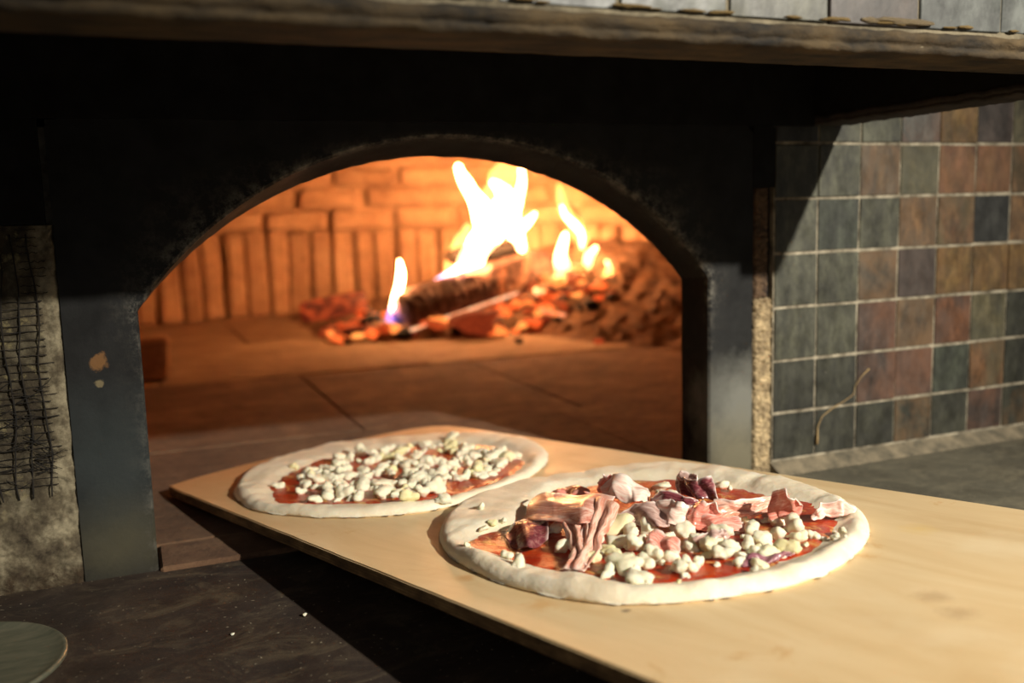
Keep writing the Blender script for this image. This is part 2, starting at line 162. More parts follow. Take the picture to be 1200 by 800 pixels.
def chamfer_box(sx, sy, sz, c, seed, jit=.0):
    """box centred on the origin with chamfered edges, 44 triangles, corners jittered"""
    bm = bmesh.new(); bmesh.ops.create_cube(bm, size=1)
    r = random.Random(seed)
    for v in bm.verts:
        v.co = Vector((v.co.x*sx + r.uniform(-jit, jit), v.co.y*sy + r.uniform(-jit, jit), v.co.z*sz + r.uniform(-jit, jit)))
    bmesh.ops.bevel(bm, geom=bm.edges[:], offset=c, segments=1, affect='EDGES', profile=.5)
    me = bpy.data.meshes.new('block'); bm.to_mesh(me); bm.free(); return me
def grid_surface(nu, nv, fn, thick=None, uv=True):
    V, U = [], []
    for i in range(nu):
        for j in range(nv):
            V.append(fn(i/(nu-1), j/(nv-1))); U.append((i/(nu-1), j/(nv-1)))
    F = [(i*nv+j, (i+1)*nv+j, (i+1)*nv+j+1, i*nv+j+1) for i in range(nu-1) for j in range(nv-1)]
    return V, F, U
def sm(a, b, x):
    x = min(1, max(0, (x-a)/(b-a))); return x*x*(3-2*x)
def fbm(x, y, z=0, s=1.0, o=4): return noise.fractal(Vector((x*s, y*s, z*s)), .6, 2.1, o)

# ------------------------------------------------------------------ materials
M = {}
def iron(name, c1, c2, spots=(), rough=.68, wear=False, bump=.35):
    t = NT(name)
    c = t.ramp(t.noise(14, 8, .7), [(.3, lin(c1)), (.72, lin(c2))])
    for loc, r, col, sc_, amp in spots: c = t.mix(t.math('MULTIPLY', t.math('MULTIPLY', t.blob(loc, r, sc_, amp), 2.5 if r < .02 else 1, True), .8), c, lin(col))
    if wear:
        at = t.n('ShaderNodeAttribute', attribute_name='wear')
        k = t.math('MULTIPLY', at.outputs['Fac'], t.ramp(t.noise(60, 8, .8, stretch=(1, 1, 1)), [(.46, g(0)), (.68, g(.75))]))
        c = t.mix(k, c, lin((150, 145, 132)))
        c = t.mix(t.ramp(t.noise(160, 4, .7), [(.70, g(0)), (.76, g(.5))]), c, lin((130, 125, 110)))
    t.bump(t.noise(90, 8, .75), bump, .0012)
    return t.out(c, t.ramp(t.noise(30), [(.3, g(rough-.12)), (.7, g(rough+.2))]), Specular_IOR_Level=.3)
# the empty's world point of the oven is the origin, so object space = world space there
M['iron'] = iron('blackened_iron', (9, 9, 10), (27, 28, 27), wear=True, spots=(
    ((-.689, 0, .184), .0062, (120, 84, 46), 110, .7), ((-.690, 0, .166), .0030, (130, 116, 84), 160, .6),
    ((-.685, 0, .03), .040, (70, 66, 50), 30, .3), ((-.685, 0, .10), .060, (42, 48, 48), 22, .3),
    ((-.04, 0, .08), .055, (120, 120, 112), 30, .25), ((-.05, 0, .02), .05, (112, 106, 86), 30, .3)))  # last row: pale dust plus the lit patch painted low on the right jamb
M['black_iron'] = iron('sooted_iron', (6, 6, 7), (15, 14, 14), rough=.8)
M['mortar'] = simple('rough_mortar', (92, 76, 54), (214, 190, 148), 70, .95, 1.0, 180, .004, .3, .68)
def plaster():
    t = NT('sooty_plaster')
    c = t.ramp(t.noise(26, 8, .7), [(.36, lin((52, 42, 30))), (.48, lin((104, 94, 74))), (.60, lin((156, 146, 120)))])
    # soot settled on the upper left part, brown grime along the foot
    d = t.ramp(t.noise(42, 8, .75, dist=.6), [(.40, g(.0)), (.62, g(1))])
    sep = t.n('ShaderNodeSeparateXYZ'); t.l(t.co(), sep.inputs[0])
    hi = t.n('ShaderNodeMapRange'); t.l(sep.outputs['Z'], hi.inputs[0])
    hi.inputs[1].default_value = .045; hi.inputs[2].default_value = .10
    lf = t.n('ShaderNodeMapRange'); t.l(sep.outputs['X'], lf.inputs[0]); lf.inputs[1].default_value = -.727; lf.inputs[2].default_value = -.736
    k = t.math('MULTIPLY', t.math('MULTIPLY', hi.outputs[0], lf.outputs[0]), t.math('ADD', t.math('MULTIPLY', d, .35), .72, True))
    c = t.mix(t.math('MULTIPLY', k, .88), c, lin((50, 42, 28)))
    c = t.mix(t.math('MULTIPLY', t.ramp(t.noise(75, 6, .7), [(.56, g(0)), (.66, g(.8))]), k), c, lin((150, 138, 98)))
    ft = t.n('ShaderNodeMapRange'); t.l(sep.outputs['Z'], ft.inputs[0]); ft.inputs[1].default_value = .024; ft.inputs[2].default_value = .008
    c = t.mix(t.math('MULTIPLY', ft.outputs[0], t.math('ADD', d, .3, True)), c, lin((58, 44, 26)))
    t.bump(t.noise(120, 8, .8), .9, .003)
    return t.out(c, .95)
M['plaster'] = plaster()
M['wire'] = simple('sooty_wire', (16, 13, 10), (34, 28, 20), 90, .9, .2)
M['grout'] = simple('pale_grout', (84, 76, 62), (176, 166, 144), 48, .95, .5, 200)
M['cove'] = simple('cove_mortar', (80, 75, 62), (132, 120, 98), 50, .9, .5, 160)
M['dull_grout'] = simple('weathered_grout', (84, 76, 60), (130, 120, 98), 60, .95, .5, 200)
M['mossy'] = simple('brown_crust', (60, 48, 24), (150, 124, 74), 90, .95, .6, 200)
M['concealed'] = simple('masonry', (60, 54, 46), (84, 76, 66), 12)
def counter(name, c1, c2, c3, spec):
    t = NT(name)
    f = t.noise(13, 10, .75, dist=.8)
    c = t.ramp(f, [(.3, lin(c1)), (.52, lin(c2)), (.72, lin(c3))])
    c = t.mix(t.ramp(t.noise(30, 9, .78, stretch=(.6, 1, 1), dist=1), [(.50, g(0)), (.70, g(.7))]), c, lin(spec))
    c = t.mix(t.ramp(t.noise(300, 2, .5), [(.70, g(0)), (.73, g(.8))]), c, lin((150, 140, 118)))
    t.bump(t.noise(60, 9, .75), .6, .002)
    return t.out(c, t.ramp(t.noise(20), [(.3, g(.62)), (.7, g(.85))]))
M['dark_stone'] = counter('scorched_dark_stone', (26, 18, 13), (46, 34, 26), (64, 52, 40), (98, 86, 66))
M['grey_stone'] = counter('grey_slate_worktop', (66, 62, 50), (88, 84, 70), (108, 103, 86), (128, 120, 98))
def firebrick(name, a, b, c_, soot):
    t = NT(name)
    oi = t.n('ShaderNodeObjectInfo')
    co_ = t.n('ShaderNodeVectorMath', operation='ADD'); t.l(t.co(), co_.inputs[0]); t.l(oi.outputs['Location'], co_.inputs[1])
    c = t.ramp(t.noise(9, 9, .7, vec=co_.outputs[0]), [(.3, lin(a)), (.5, lin(b)), (.7, lin(c_))])
    c = t.mix(t.math('MULTIPLY', oi.outputs['Random'], .35), c, lin(soot))
    c = t.mix(t.ramp(t.noise(34, 8, .8, vec=co_.outputs[0]), [(.5, g(0)), (.72, g(.7))]), c, lin(soot))
    t.bump(t.noise(60, 8, .75, vec=co_.outputs[0]), .8, .006)
    return t.out(c, .95)
M['firebrick'] = firebrick('firebrick', (150, 112, 82), (184, 144, 108), (204, 168, 132), (84, 58, 42))
M['hearth'] = firebrick('hearth_stone', (150, 120, 92), (176, 146, 114), (198, 170, 136), (92, 70, 54))
M['hearth_sooty'] = firebrick('sooty_hearth_stone', (84, 58, 40), (116, 86, 62), (146, 114, 84), (50, 36, 26))
M['joint'] = simple('sooty_joint', (70, 50, 36), (104, 78, 56), 40, .95, .6)
M['ash'] = simple('wood_ash', (66, 46, 34), (150, 112, 80), 30, 1, 1.0, 80, .01, .3, .7, detail=9)
def wood():
    t = NT('peel_plywood')
    gr = t.noise(5, 8, .6, stretch=(1.0, 5, 1), dist=1.2)
    c = t.ramp(gr, [(.22, lin((206, 174, 126))), (.5, lin((220, 192, 146))), (.8, lin((230, 206, 164)))])
    c = t.mix(t.ramp(t.noise(11, 6, .6), [(.55, g(0)), (.75, g(.45))]), c, lin((236, 218, 182)))   # flour dust
    c = t.mix(t.ramp(t.noise(17, 7, .7, stretch=(1, 1.6, 1), dist=1), [(.62, g(0)), (.72, g(.5))]), c, lin((196, 146, 80)))
    for loc, r, k, col in (((.648, .056, 0), .0030, .8, (90, 70, 62)), ((.770, .185, 0), .010, .35, (150, 112, 74)), ((.792, .17, 0), .010, .35, (150, 112, 74)), ((.60, .03, 0), .010, .5, (206, 150, 80)), ((.52, .03, 0), .007, .5, (200, 140, 76)), ((.70, .30, 0), .012, .4, (226, 190, 110))):
        c = t.mix(t.math('MULTIPLY', t.blob(loc, r, 120, .6), k), c, lin(col))
    # firelight glow and weaker room light at the oven end, mixed into the colour
    sep = t.n('ShaderNodeSeparateXYZ'); t.l(t.co(), sep.inputs[0])
    mr = t.n('ShaderNodeMapRange'); t.l(sep.outputs['X'], mr.inputs[0]); mr.inputs[1].default_value = .36; mr.inputs[2].default_value = -.05
    c = t.mix(t.math('MULTIPLY', mr.outputs[0], .75), c, lin((176, 118, 66)))
    t.bump(gr, .15, .0008)
    return t.out(c, t.ramp(t.noise(20), [(.3, g(.42)), (.7, g(.62))]))
M['wood'] = wood()
def plyedge():
    t = NT('scorched_ply_edge')
    sep = t.n('ShaderNodeSeparateXYZ'); t.l(t.co(), sep.inputs[0])
    c = t.ramp(t.noise(30, 8, .7, stretch=(1, 1, 3)), [(.3, lin((40, 30, 20))), (.5, lin((120, 92, 56))), (.72, lin((176, 142, 92)))])
    wv = t.n('ShaderNodeTexWave', bands_direction='Z', Scale=140, Distortion=.6); t.l(t.co(), wv.inputs[0])
    c = t.mix(t.math('MULTIPLY', wv.outputs['Fac'], .4), c, lin((60, 42, 26)))
    return t.out(c, .8)
M['edge'] = plyedge()
def dough():
    t = NT('raw_dough')
    c = t.ramp(t.noise(30, 6, .6), [(.3, lin((226, 210, 180))), (.7, lin((240, 230, 206)))])
    c = t.mix(t.ramp(t.noise(120, 6, .7), [(.55, g(0)), (.75, g(.5))]), c, lin((246, 240, 226)))
    b1 = t.bump(t.noise(60, 6, .6), .35, .004)
    t.bump(t.noise(420, 4, .7), .25, .0006, b1)
    return t.out(c, .62, Subsurface_Weight=.25, Subsurface_Scale=.006, Subsurface_Radius=(1, .6, .35))
M['dough'] = dough()
def sauce():
    t = NT('tomato_sauce')
    c = t.ramp(t.noise(45, 6, .65), [(.3, lin((140, 30, 10))), (.5, lin((176, 46, 16))), (.72, lin((204, 84, 28)))])
    at = t.n('ShaderNodeAttribute', attribute_name='thin')
    sw = t.noise(34, 5, .6, stretch=(1, 2.4, 1), dist=1.5)
    k = t.ramp(t.math('ADD', sw, t.math('MULTIPLY', at.outputs['Fac'], .35)), [(.60, g(0)), (.70, g(.85))])
    c = t.mix(k, c, lin((222, 168, 96)))
    b1 = t.bump(t.noise(130, 5, .7), .8, .002)
    t.bump(t.noise(600, 3, .6), .35, .0004, b1)
    return t.out(c, .28, Subsurface_Weight=.1, Subsurface_Scale=.003, Specular_IOR_Level=.5)
M['sauce'] = sauce()
def cheese():
    t = NT('mozzarella')
    oi = t.n('ShaderNodeObjectInfo')
    c = t.ramp(t.noise(90, 5, .6), [(.3, lin((240, 228, 190))), (.7, lin((250, 245, 224)))])
    c = t.mix(t.ramp(oi.outputs['Random'], [(.80, g(0)), (.95, g(.5))]), c, lin((232, 218, 132)))
    b1 = t.bump(t.noise(240, 6, .7), .5, .0015)
    return t.out(c, .38, Subsurface_Weight=.35, Subsurface_Scale=.005, Subsurface_Radius=(1, .75, .45))
M['cheese'] = cheese()
def ham(kind, stops, streaks=True):
    t = NT('cured_ham_'+kind)
    uv = t.co('UV')
    f = t.noise(1.6, 6, .65, vec=uv, stretch=(1.0, 3.0, 1), dist=2.2)
    c = t.ramp(f, [(p, lin(q)) for p, q in stops])
    c = t.mix(t.ramp(t.noise(180, 4, .7), [(.5, g(0)), (.8, g(.35))]), c, lin((236, 196, 180)))
    fa = t.n('ShaderNodeAttribute', attribute_name='fat')
    c = t.mix(t.math('MULTIPLY', fa.outputs['Fac'], .85), c, lin((246, 230, 220)))
    t.bump(t.noise(150, 5, .7), .25, .0008)
    return t.out(c, .25, Subsurface_Weight=.2, Subsurface_Scale=.003, Subsurface_Radius=(1, .7, .6), Transmission_Weight=0.0)
M['ham'] = {
    'pink': ham('pink', [(.34, (184, 104, 88)), (.47, (210, 146, 128)), (.56, (232, 190, 172)), (.7, (240, 214, 200))]),
    'streak': ham('streaked', [(.30, (186, 104, 84)), (.44, (216, 146, 122)), (.52, (238, 200, 180)), (.6, (214, 140, 118)), (.75, (244, 222, 206))]),
    'rose': ham('rose', [(.3, (206, 104, 90)), (.5, (222, 138, 120)), (.62, (236, 180, 164)), (.76, (248, 226, 214))]),
    'pale': ham('pale', [(.3, (216, 146, 130)), (.42, (236, 194, 178)), (.6, (248, 228, 214))]),
    'mauve': ham('mauve', [(.3, (140, 104, 96)), (.5, (184, 152, 142)), (.7, (214, 190, 178))]),
    'maroon': ham('maroon', [(.3, (84, 34, 42)), (.5, (116, 56, 62)), (.66, (146, 86, 88)), (.85, (186, 138, 132))]),
    'purple': ham('purple', [(.3, (96, 44, 62)), (.5, (136, 84, 96)), (.7, (180, 144, 146))]),
}
M['steel'] = simple('dull_steel', (104, 108, 92), (138, 136, 116), 30, .42, .12, 120, .001, stretch=(1, 4, 1), metallic=.55)
def char():
    t = NT('charred_wood')
    c = t.ramp(t.noise(40, 7, .7), [(.3, lin((34, 22, 18))), (.55, lin((96, 66, 54))), (.8, lin((150, 122, 106)))])
    t.bump(t.noise(90, 7, .8), .8, .004)
    return t.out(c, .9)
M['char'] = char()
M['char_black'] = simple('black_char', (14, 12, 10), (34, 28, 24), 40, .9, .7)
M['char_grey'] = simple('ash_coated_char', (66, 50, 42), (150, 122, 100), 30, .95, .8)
def ember(name, lo, mid, hi, s):
    t = NT(name); oi = t.n('ShaderNodeObjectInfo')
    v = t.n('ShaderNodeVectorMath', operation='ADD'); t.l(t.co(), v.inputs[0]); t.l(oi.outputs['Location'], v.inputs[1])
    f = t.math('ADD', t.noise(38, 5, .7, vec=v.outputs[0]), t.math('MULTIPLY', t.math('SUBTRACT', oi.outputs['Random'], .5), .35))
    c = t.ramp(f, [(.34, lo), (.5, mid), (.68, hi)])
    t.l(c, t.p.inputs['Emission Color']); t.p.inputs['Emission Strength'].default_value = s
    return t.out(lin((60, 36, 26)), .95)
M['ember'] = ember('glowing_ember', (.10, .010, .002, 1), (.9, .09, .015, 1), (1, .34, .07, 1), 1.8)
M['ember_dull'] = ember('dull_ember', (.01, .002, .001, 1), (.16, .016, .006, 1), (.8, .10, .02, 1), .8)
M['ember_white'] = ember('white_hot_wood', (.8, .16, .05, 1), (1, .36, .16, 1), (1, .62, .36, 1), 1.6)
def flame(name, color, dens):
    m = bpy.data.materials.new(name); m.use_nodes = True; nt = m.node_tree; nt.nodes.clear()
    o = nt.nodes.new('ShaderNodeOutputMaterial'); e = nt.nodes.new('ShaderNodeEmission')
    e.inputs[0].default_value = color; e.inputs[1].default_value = dens
    nt.links.new(e.outputs[0], o.inputs['Volume']); return m
M['flame'] = {'core': flame('flame_core', (1, .50, .21, 1), 52), 'soft': flame('flame_soft', (1, .36, .10, 1), 6),
              'haze': flame('flame_haze', (1, .34, .07, 1), .4), 'blue': flame('flame_blue', (.10, .16, 1, 1), 16),
              'violet': flame('flame_violet', (.75, .38, .6, 1), 9)}

# ------------------------------------------------------------------ floor, walls, worktops
def structure(name, mb, m, **k):
    o = link(name, mb.me(name), m); o['kind'] = 'structure'; return o
structure('floor', MB().box(-2.35, -3.4, -.95, 1.75, 2.6, -.90), M['concealed'])
structure('wall_left', MB().box(-2.35, -3.4, -.90, -2.25, 2.6, 1.9), M['concealed'])
structure('wall_far', MB().box(-2.25, 2.5, -.90, 1.75, 2.6, 1.9), M['concealed'])
WB = MB().box(-2.2, .012, -.9, -.7145, .058, 1.3).box(-.0004, .0012, -.9, 1.5, .058, 1.3).box(-.032, .012, -.9, -.0004, .058, 1.3).box(-.7200, .012, .378, -.030, .058, 1.3).box(-.7145, .012, -.9, -.030, .058, -.012)
wall = structure('wall_back', WB, M['grout'])

# tiles of the wall, one object each; colours read off the photograph, row by row from the top
TC = {
 'gg': (94, 94, 78), 'ol': (112, 104, 78), 'gb': (104, 92, 76), 'mg': (84, 74, 68), 'rb': (136, 94, 70), 'ob': (140, 106, 72),
 'br': (122, 88, 60), 'dg': (62, 62, 58), 'oc': (132, 104, 62), 'dk': (68, 68, 57), 'tl': (78, 82, 70), 'ru': (130, 84, 54), 'mv': (88, 74, 66), 'sl': (100, 104, 100)}
TR = [['dg','gg','gg','sl','oc','mg','ol'],
      ['gg','gg','gb','ol','rb','rb','br'],
      ['gg','tl','gg','ob','br','dg','ob'],
      ['gg','gg','gb','mg','oc','oc','oc'],
      ['gg','gg','mv','gb','ru','ol','dk'],
      ['dk','dk','mv','mv','tl','br','dk'],
      ['dk','dk','dk','dk','dk','mv','dk']]
def tilemat(key, second):
    t = NT('slate_tile_'+key+('_'+second if second else ''))
    a = TC[key]; oi = t.n('ShaderNodeObjectInfo')
    v = t.n('ShaderNodeVectorMath', operation='ADD'); t.l(t.co(), v.inputs[0]); t.l(oi.outputs['Location'], v.inputs[1])
    c = t.ramp(t.noise(46, 7, .72, vec=v.outputs[0], stretch=(1, 1, .5)), [(.36, lin([x*.45 for x in a])), (.5, lin([x*.68 for x in a])), (.64, lin([x*.92 for x in a]))])
    if second:
        f = t.noise(20, 6, .65, vec=v.outputs[0], dist=.6, stretch=(1, 1, .55))
        c = t.mix(t.ramp(f, [(.40, g(0)), (.66, g(.7))]), c, lin([x*.8 for x in TC[second]]))
    c = t.mix(t.ramp(t.noise(300, 3, .6, vec=v.outputs[0]), [(.72, g(0)), (.78, g(.5))]), c, lin((170, 165, 150)))
    t.bump(t.noise(110, 6, .7, vec=v.outputs[0]), .22, .0008)
    return t.out(c, t.ramp(t.noise(50, vec=v.outputs[0]), [(.3, g(.34)), (.7, g(.6))]))
TM = {}
tile_me = {}
PT = .05913
zrow = [.366, .306, .246, .186, .126, .066, .0115]
def tile_obj(parent, key, sec, x0, z0, x1, z1, y, seed, thick=.0042):
    k = (key, sec)
    if k not in TM: TM[k] = tilemat(*k)
    r = random.Random(seed)
    me = chamfer_box(x1-x0-.0018-r.uniform(0, .0008), thick, z1-z0-.0030-r.uniform(0, .001), .0006, seed, .0004)
    me.materials.append(TM[k])
    o = link('tile', me, None, parent, world=False)
    o.location = Vector(((x0+x1)/2, y+thick/2+r.uniform(-.0006, .0006), (z0+z1)/2)) - origin(parent)
    o.rotation_euler = (r.uniform(-.008, .008), 0, r.uniform(-.010, .010))
    return o
seconds = {'gb': 'ob', 'mv': 'rb', 'oc': 'br', 'ob': 'gb', 'gg': None, 'tl': None, 'dk': None, 'ol': 'gg', 'rb': 'ob', 'ru': 'mv', 'br': 'ol', 'mg': 'mv', 'sl': 'rb', 'dg': None}
tops = [.426]+zrow[:-1]
for r_ in range(7):
    for c_ in range(15):
        if c_ < 7: key = TR[r_][c_]
        else: key = rnd.choice(list(TC))
        sec = seconds[key]
        if r_ == 6 and c_ in (3, 6): sec = 'ob'
        tile_obj(wall, key, sec, c_*PT, zrow[r_], (c_+1)*PT, tops[r_], -.0006, r_*31+c_)
for r_ in range(5):
    for c_ in range(2, 15):
        key = rnd.choice(list(TC)); tile_obj(wall, key, seconds[key], c_*PT, .426+.06*r_, (c_+1)*PT, .486+.06*r_, -.0006, 700+r_*31+c_)
# worktops
ctr = empty('stone_worktop', 'long dark stone worktop running along the front of the oven', 'worktop', (-.5, -.35, -.04))
link('dark_slab', MB().box(-1.9, -.78, -.04, -.2815, .012, -.004).me('dark_slab'), M['dark_stone'], ctr, label='scorched dark brown slab left of the peel')
link('grey_slab', MB().box(-.28, -.78, -.04, 1.5, .006, -.001).me('grey_slab'), M['grey_stone'], ctr, label='grey slate slab below the tiled wall')
structure('trim_1', MB().add([(-.004, -.0005, .0112), (1.5, -.0005, .0112), (1.5, -.016, -.0005), (-.004, -.022, -.0005), (-.004, .004, -.001), (1.5, .004, -.001)],
    [(0, 3, 2, 1), (0, 1, 5, 4), (3, 4, 5, 2), (0, 4, 3), (1, 2, 5)]), M['cove'])
cab = MB().box(-1.88, -.74, -.90, 1.48, 0, -.041)
link('counter_base', cab.me('counter_base'), M['black_iron'], None, label='dark base carrying the stone worktop', cat='cabinet')

# ------------------------------------------------------------------ the oven
oven = empty('pizza_oven', 'wood-fired domed brick oven behind a black iron arched front', 'oven', (0, 0, 0))
XL, XR, TOPZ = -.6555, -.085, .384
def arc(x, spring, apex, hw=.2853, cx=-.3702):
    s = apex-spring; R = (hw*hw+s*s)/(2*s); d = min(hw, abs(x-cx))
    return apex-R+math.sqrt(R*R-d*d)
N = 96
xs = [-.3702 - .2853*math.cos(math.pi*i/N) for i in range(N+1)]
V, F, W = [], [], []
def prof(y, sp, ap, inset=0, jag=0):
    P = [Vector((XL-inset, y, -.004))] + [Vector((XL-inset, y, .02+.2*i/8)) for i in range(8)]
    for x in xs:
        z = arc(x, sp, ap)+inset
        z += jag*(noise.noise(Vector((x*140, 3, 1)))+.6*noise.noise(Vector((x*420, 7, 2))))
        P.append(Vector((x + (-inset if x < -.3702 else inset)*(abs(x+.3702)/.2853), y, z)))
    P += [Vector((XR+inset, y, .18-.2*i/8+.02)) for i in range(8)] + [Vector((XR+inset, y, -.004))]
    return P
rings = []
# outer boundary that goes with each opening point
p0 = prof(0, .225, .371, .0022)
outer = []
for q in p0:
    if q.z < .226 and q.x < -.5: outer.append(Vector((-.7145, 0, max(-.004, q.z))))
    elif q.z < .226 and q.x > -.2: outer.append(Vector((-.0285, 0, max(-.004, q.z))))
    else:
        c = Vector((-.3702, 0, .12)); dv = q-c; s = []
        if dv.z > 1e-6: s.append((TOPZ-c.z)/dv.z)
        if abs(dv.x) > 1e-6: s.append((.3443 if dv.x < 0 else .3417)/abs(dv.x))
        outer.append(c+dv*min(s))
def blend(a, b, k, y): v = a.lerp(b, k); v.y = y; return v
seq = [(outer, .030, 0), (outer, 0, 0),
       ([blend(a, b, .5, 0) for a, b in zip(outer, p0)], 0, .0), ([blend(a, b, .88, 0) for a, b in zip(outer, p0)], 0, .22), (p0, 0, 1.0),
       (prof(.0022, .225, .371), None, .8), (prof(.012, .224, .368), None, .15), (prof(.048, .2215, .3575), None, 0), (prof(.054, .2205, .3565, 0, .0011), None, 0), (prof(.056, .235, .372, .02), None, 0)]
for P, y, wr in seq:
    for q in P:
        V.append(Vector((q.x, q.y if y is None else y, q.z))); W.append(wr if q.z > .20 else wr*.35)
n = len(p0)
for i in range(len(seq)-1):
    for k in range(n-1): F.append((i*n+k, (i+1)*n+k, (i+1)*n+k+1, i*n+k+1))
me = mesh('arched_front', V, F)
at = me.attributes.new('wear', 'FLOAT', 'POINT')
at.data.foreach_set('value', W)
link('arched_front', me, M['iron'], oven, label='black iron plate with the arched mouth')
link('upper_plate', MB().box(-1.9, -.004, .3842, .049, .012, .80).me('upper_plate'), M['black_iron'], oven, label='sooted plate above the arch')
link('side_plate', MB().box(-1.9, -.003, .300, -.7200, .012, .3841).me('side_plate'), M['black_iron'], oven)
# plaster pier left of the mouth, mortar pier right of it
def slab_front(x0, x1, z0, z1, y, amp, s, nx, nz, back=.012, seed=0):
    def f(a, b):
        x = x0+(x1-x0)*a; z = z0+(z1-z0)*b
        e = min(a, 1-a)*nx/2.2; e = min(1, e)
        return Vector((x, y + amp*fbm(x, z, seed, s, 6) + (1-e)*.004, z))
    V, F, U = grid_surface(nx, nz, f)
    m = MB().add(V, [q[::1] for q in F]); m.box(x0, y+.006, z0, x1, back, z1); return m
link('plaster_pier', slab_front(-.90, -.7148, -.004, .299, -.001, .0030, 60, 130, 200).me('plaster_pier', smooth=True), M['plaster'], oven, label='sooty rough plaster left of the iron jamb')
link('plaster_return', slab_front(-1.9, -.90, -.004, .299, -.001, .0030, 60, 30, 20).me('plaster_return', smooth=True), M['plaster'], oven)
link('mortar_pier', slab_front(-.0285, -.0050, -.001, .198, -.004, .0035, 240, 26, 160, seed=4).me('mortar_pier', smooth=True), M['mortar'], oven, label='crumbly tan mortar strip right of the iron jamb')
link('mortar_pier', slab_front(-.0265, -.0080, .199, .318, -.001, .0022, 200, 20, 140, seed=9).me('mortar_pier_upper', smooth=True), simple('shaded_mortar', (50, 38, 30), (110, 86, 62), 60, .95, .8, 180, .003), oven, label='upper part of the mortar strip, coloured as shaded')  # hood shadow painted in as a darker copy of the mortar
link('gap_shade', MB().box(-.0285, .008, -.004, -.0004, .0118, .3835).me('gap_shade'), M['black_iron'], oven)  # black strip stands in for the shade in the gap beside the mortar
link('slot_shade', MB().box(-.0284, -.0010, .3185, .0, .012, .3835).me('slot_shade'), M['black_iron'], oven)  # black sheet stands in for the slot and the shadowed tiles beside it
# wire lath pressed in the plaster, with loose fibres
wm = MB(); rr = random.Random(3)
for i in range(13):
    x = -.8785+i*.0121+rr.uniform(-.001, .001)
    if x > -.7285: continue
    pts = [(x+.0007*noise.noise(Vector((i*3.1, z*.3, 0)))*2+ .002*math.sin(z*.4+i), -.0035+.0012*noise.noise(Vector((x*50, z*.6, 5))), .075+.0075*z) for z in range(30)]
    wm.add(*tube(pts, [.0006+.0006*abs(noise.noise(Vector((i*7, k*.5, 0)))) for k in range(30)], 5))
for k in range(34):
    z = .085+k*.0064+rr.uniform(-.0006, .0006); x1 = -.7225 if rr.random() < .5 else -.7275
    x0 = -.90 if z < .24 else -.742
    m_ = 16
    pts = [(x0+(x1-x0)*j/(m_-1), -.0032+.001*noise.noise(Vector((j, k, 2))), z+.0016*noise.noise(Vector((j*.6, k*1.7, 1)))) for j in range(m_)]
    wm.add(*tube(pts, [.0003+.0004*abs(noise.noise(Vector((j*.9, k*2., 4)))) for j in range(m_)], 5))
link('wire_lath', wm.me('wire_lath', smooth=True), M['wire'], oven, kind='stuff', label='sooty wire lath in the plaster')
fb = MB()
for k in range(70):
    z = rr.uniform(.085, .17); x = rr.uniform(-.80, -.728); an = rr.uniform(-.7, .7); L = rr.uniform(.008, .024)
    pts = [(x+L*s*math.cos(an), -.0042-.002*s*(1-s)*2, z+L*s*math.sin(an)+.002*s*s*rr.uniform(-1, 1)) for s in (0, .33, .66, 1)]
    fb.add(*tube(pts, [.0005, .0004, .0003, .0002], 4))
link('fibre_tuft', fb.me('fibre_tuft'), M['wire'], oven, kind='stuff')
# hearth of stone slabs
hb = MB().box(-1.3, .06, -.03, 1.0, 2.35, -.006).box(-.6545, .0, -.03, -.086, .06, -.006)
link('hearth_bed', hb.me('hearth_bed'), M['joint'], oven)
rows = [(.0575, .438, [-.72, -.073, .55]), (.440, .985, [-1.1, -.366, -.02, .42, .95]), (.988, 1.53, [-1.15, -.62, -.10, .40, .92]), (1.533, 2.24, [-.9, -.40, .12, .62, .9])]
for i, (y0, y1, X) in enumerate(rows):
    for j in range(len(X)-1):
        x0, x1 = X[j], X[j+1]
        y0_ = y0 if (i, j) != (0, 1) else .08
        me = chamfer_box(x1-x0-.004, y1-y0_-.003, .022, .0018, i*7+j, .001)
        me.materials.append(M['hearth_sooty'] if i < 2 else M['hearth'])
        o = link('hearth_slab', me, None, oven, world=False)
        o.location = ((x0+x1)/2, (y0_+y1)/2, -.011 + (0.0 if (i, j) == (0, 0) else (rr.uniform(-.003, .0) if i else -.001) + (.003 if (i, j) == (1, 0) else 0)))
me = chamfer_box(.567, .0630, .022, .0022, 5, .0); me.materials.append(M['hearth_sooty'])
o = link('threshold_slab', me, None, oven, world=False); o.location = (-.3705, .0253, -.0108)
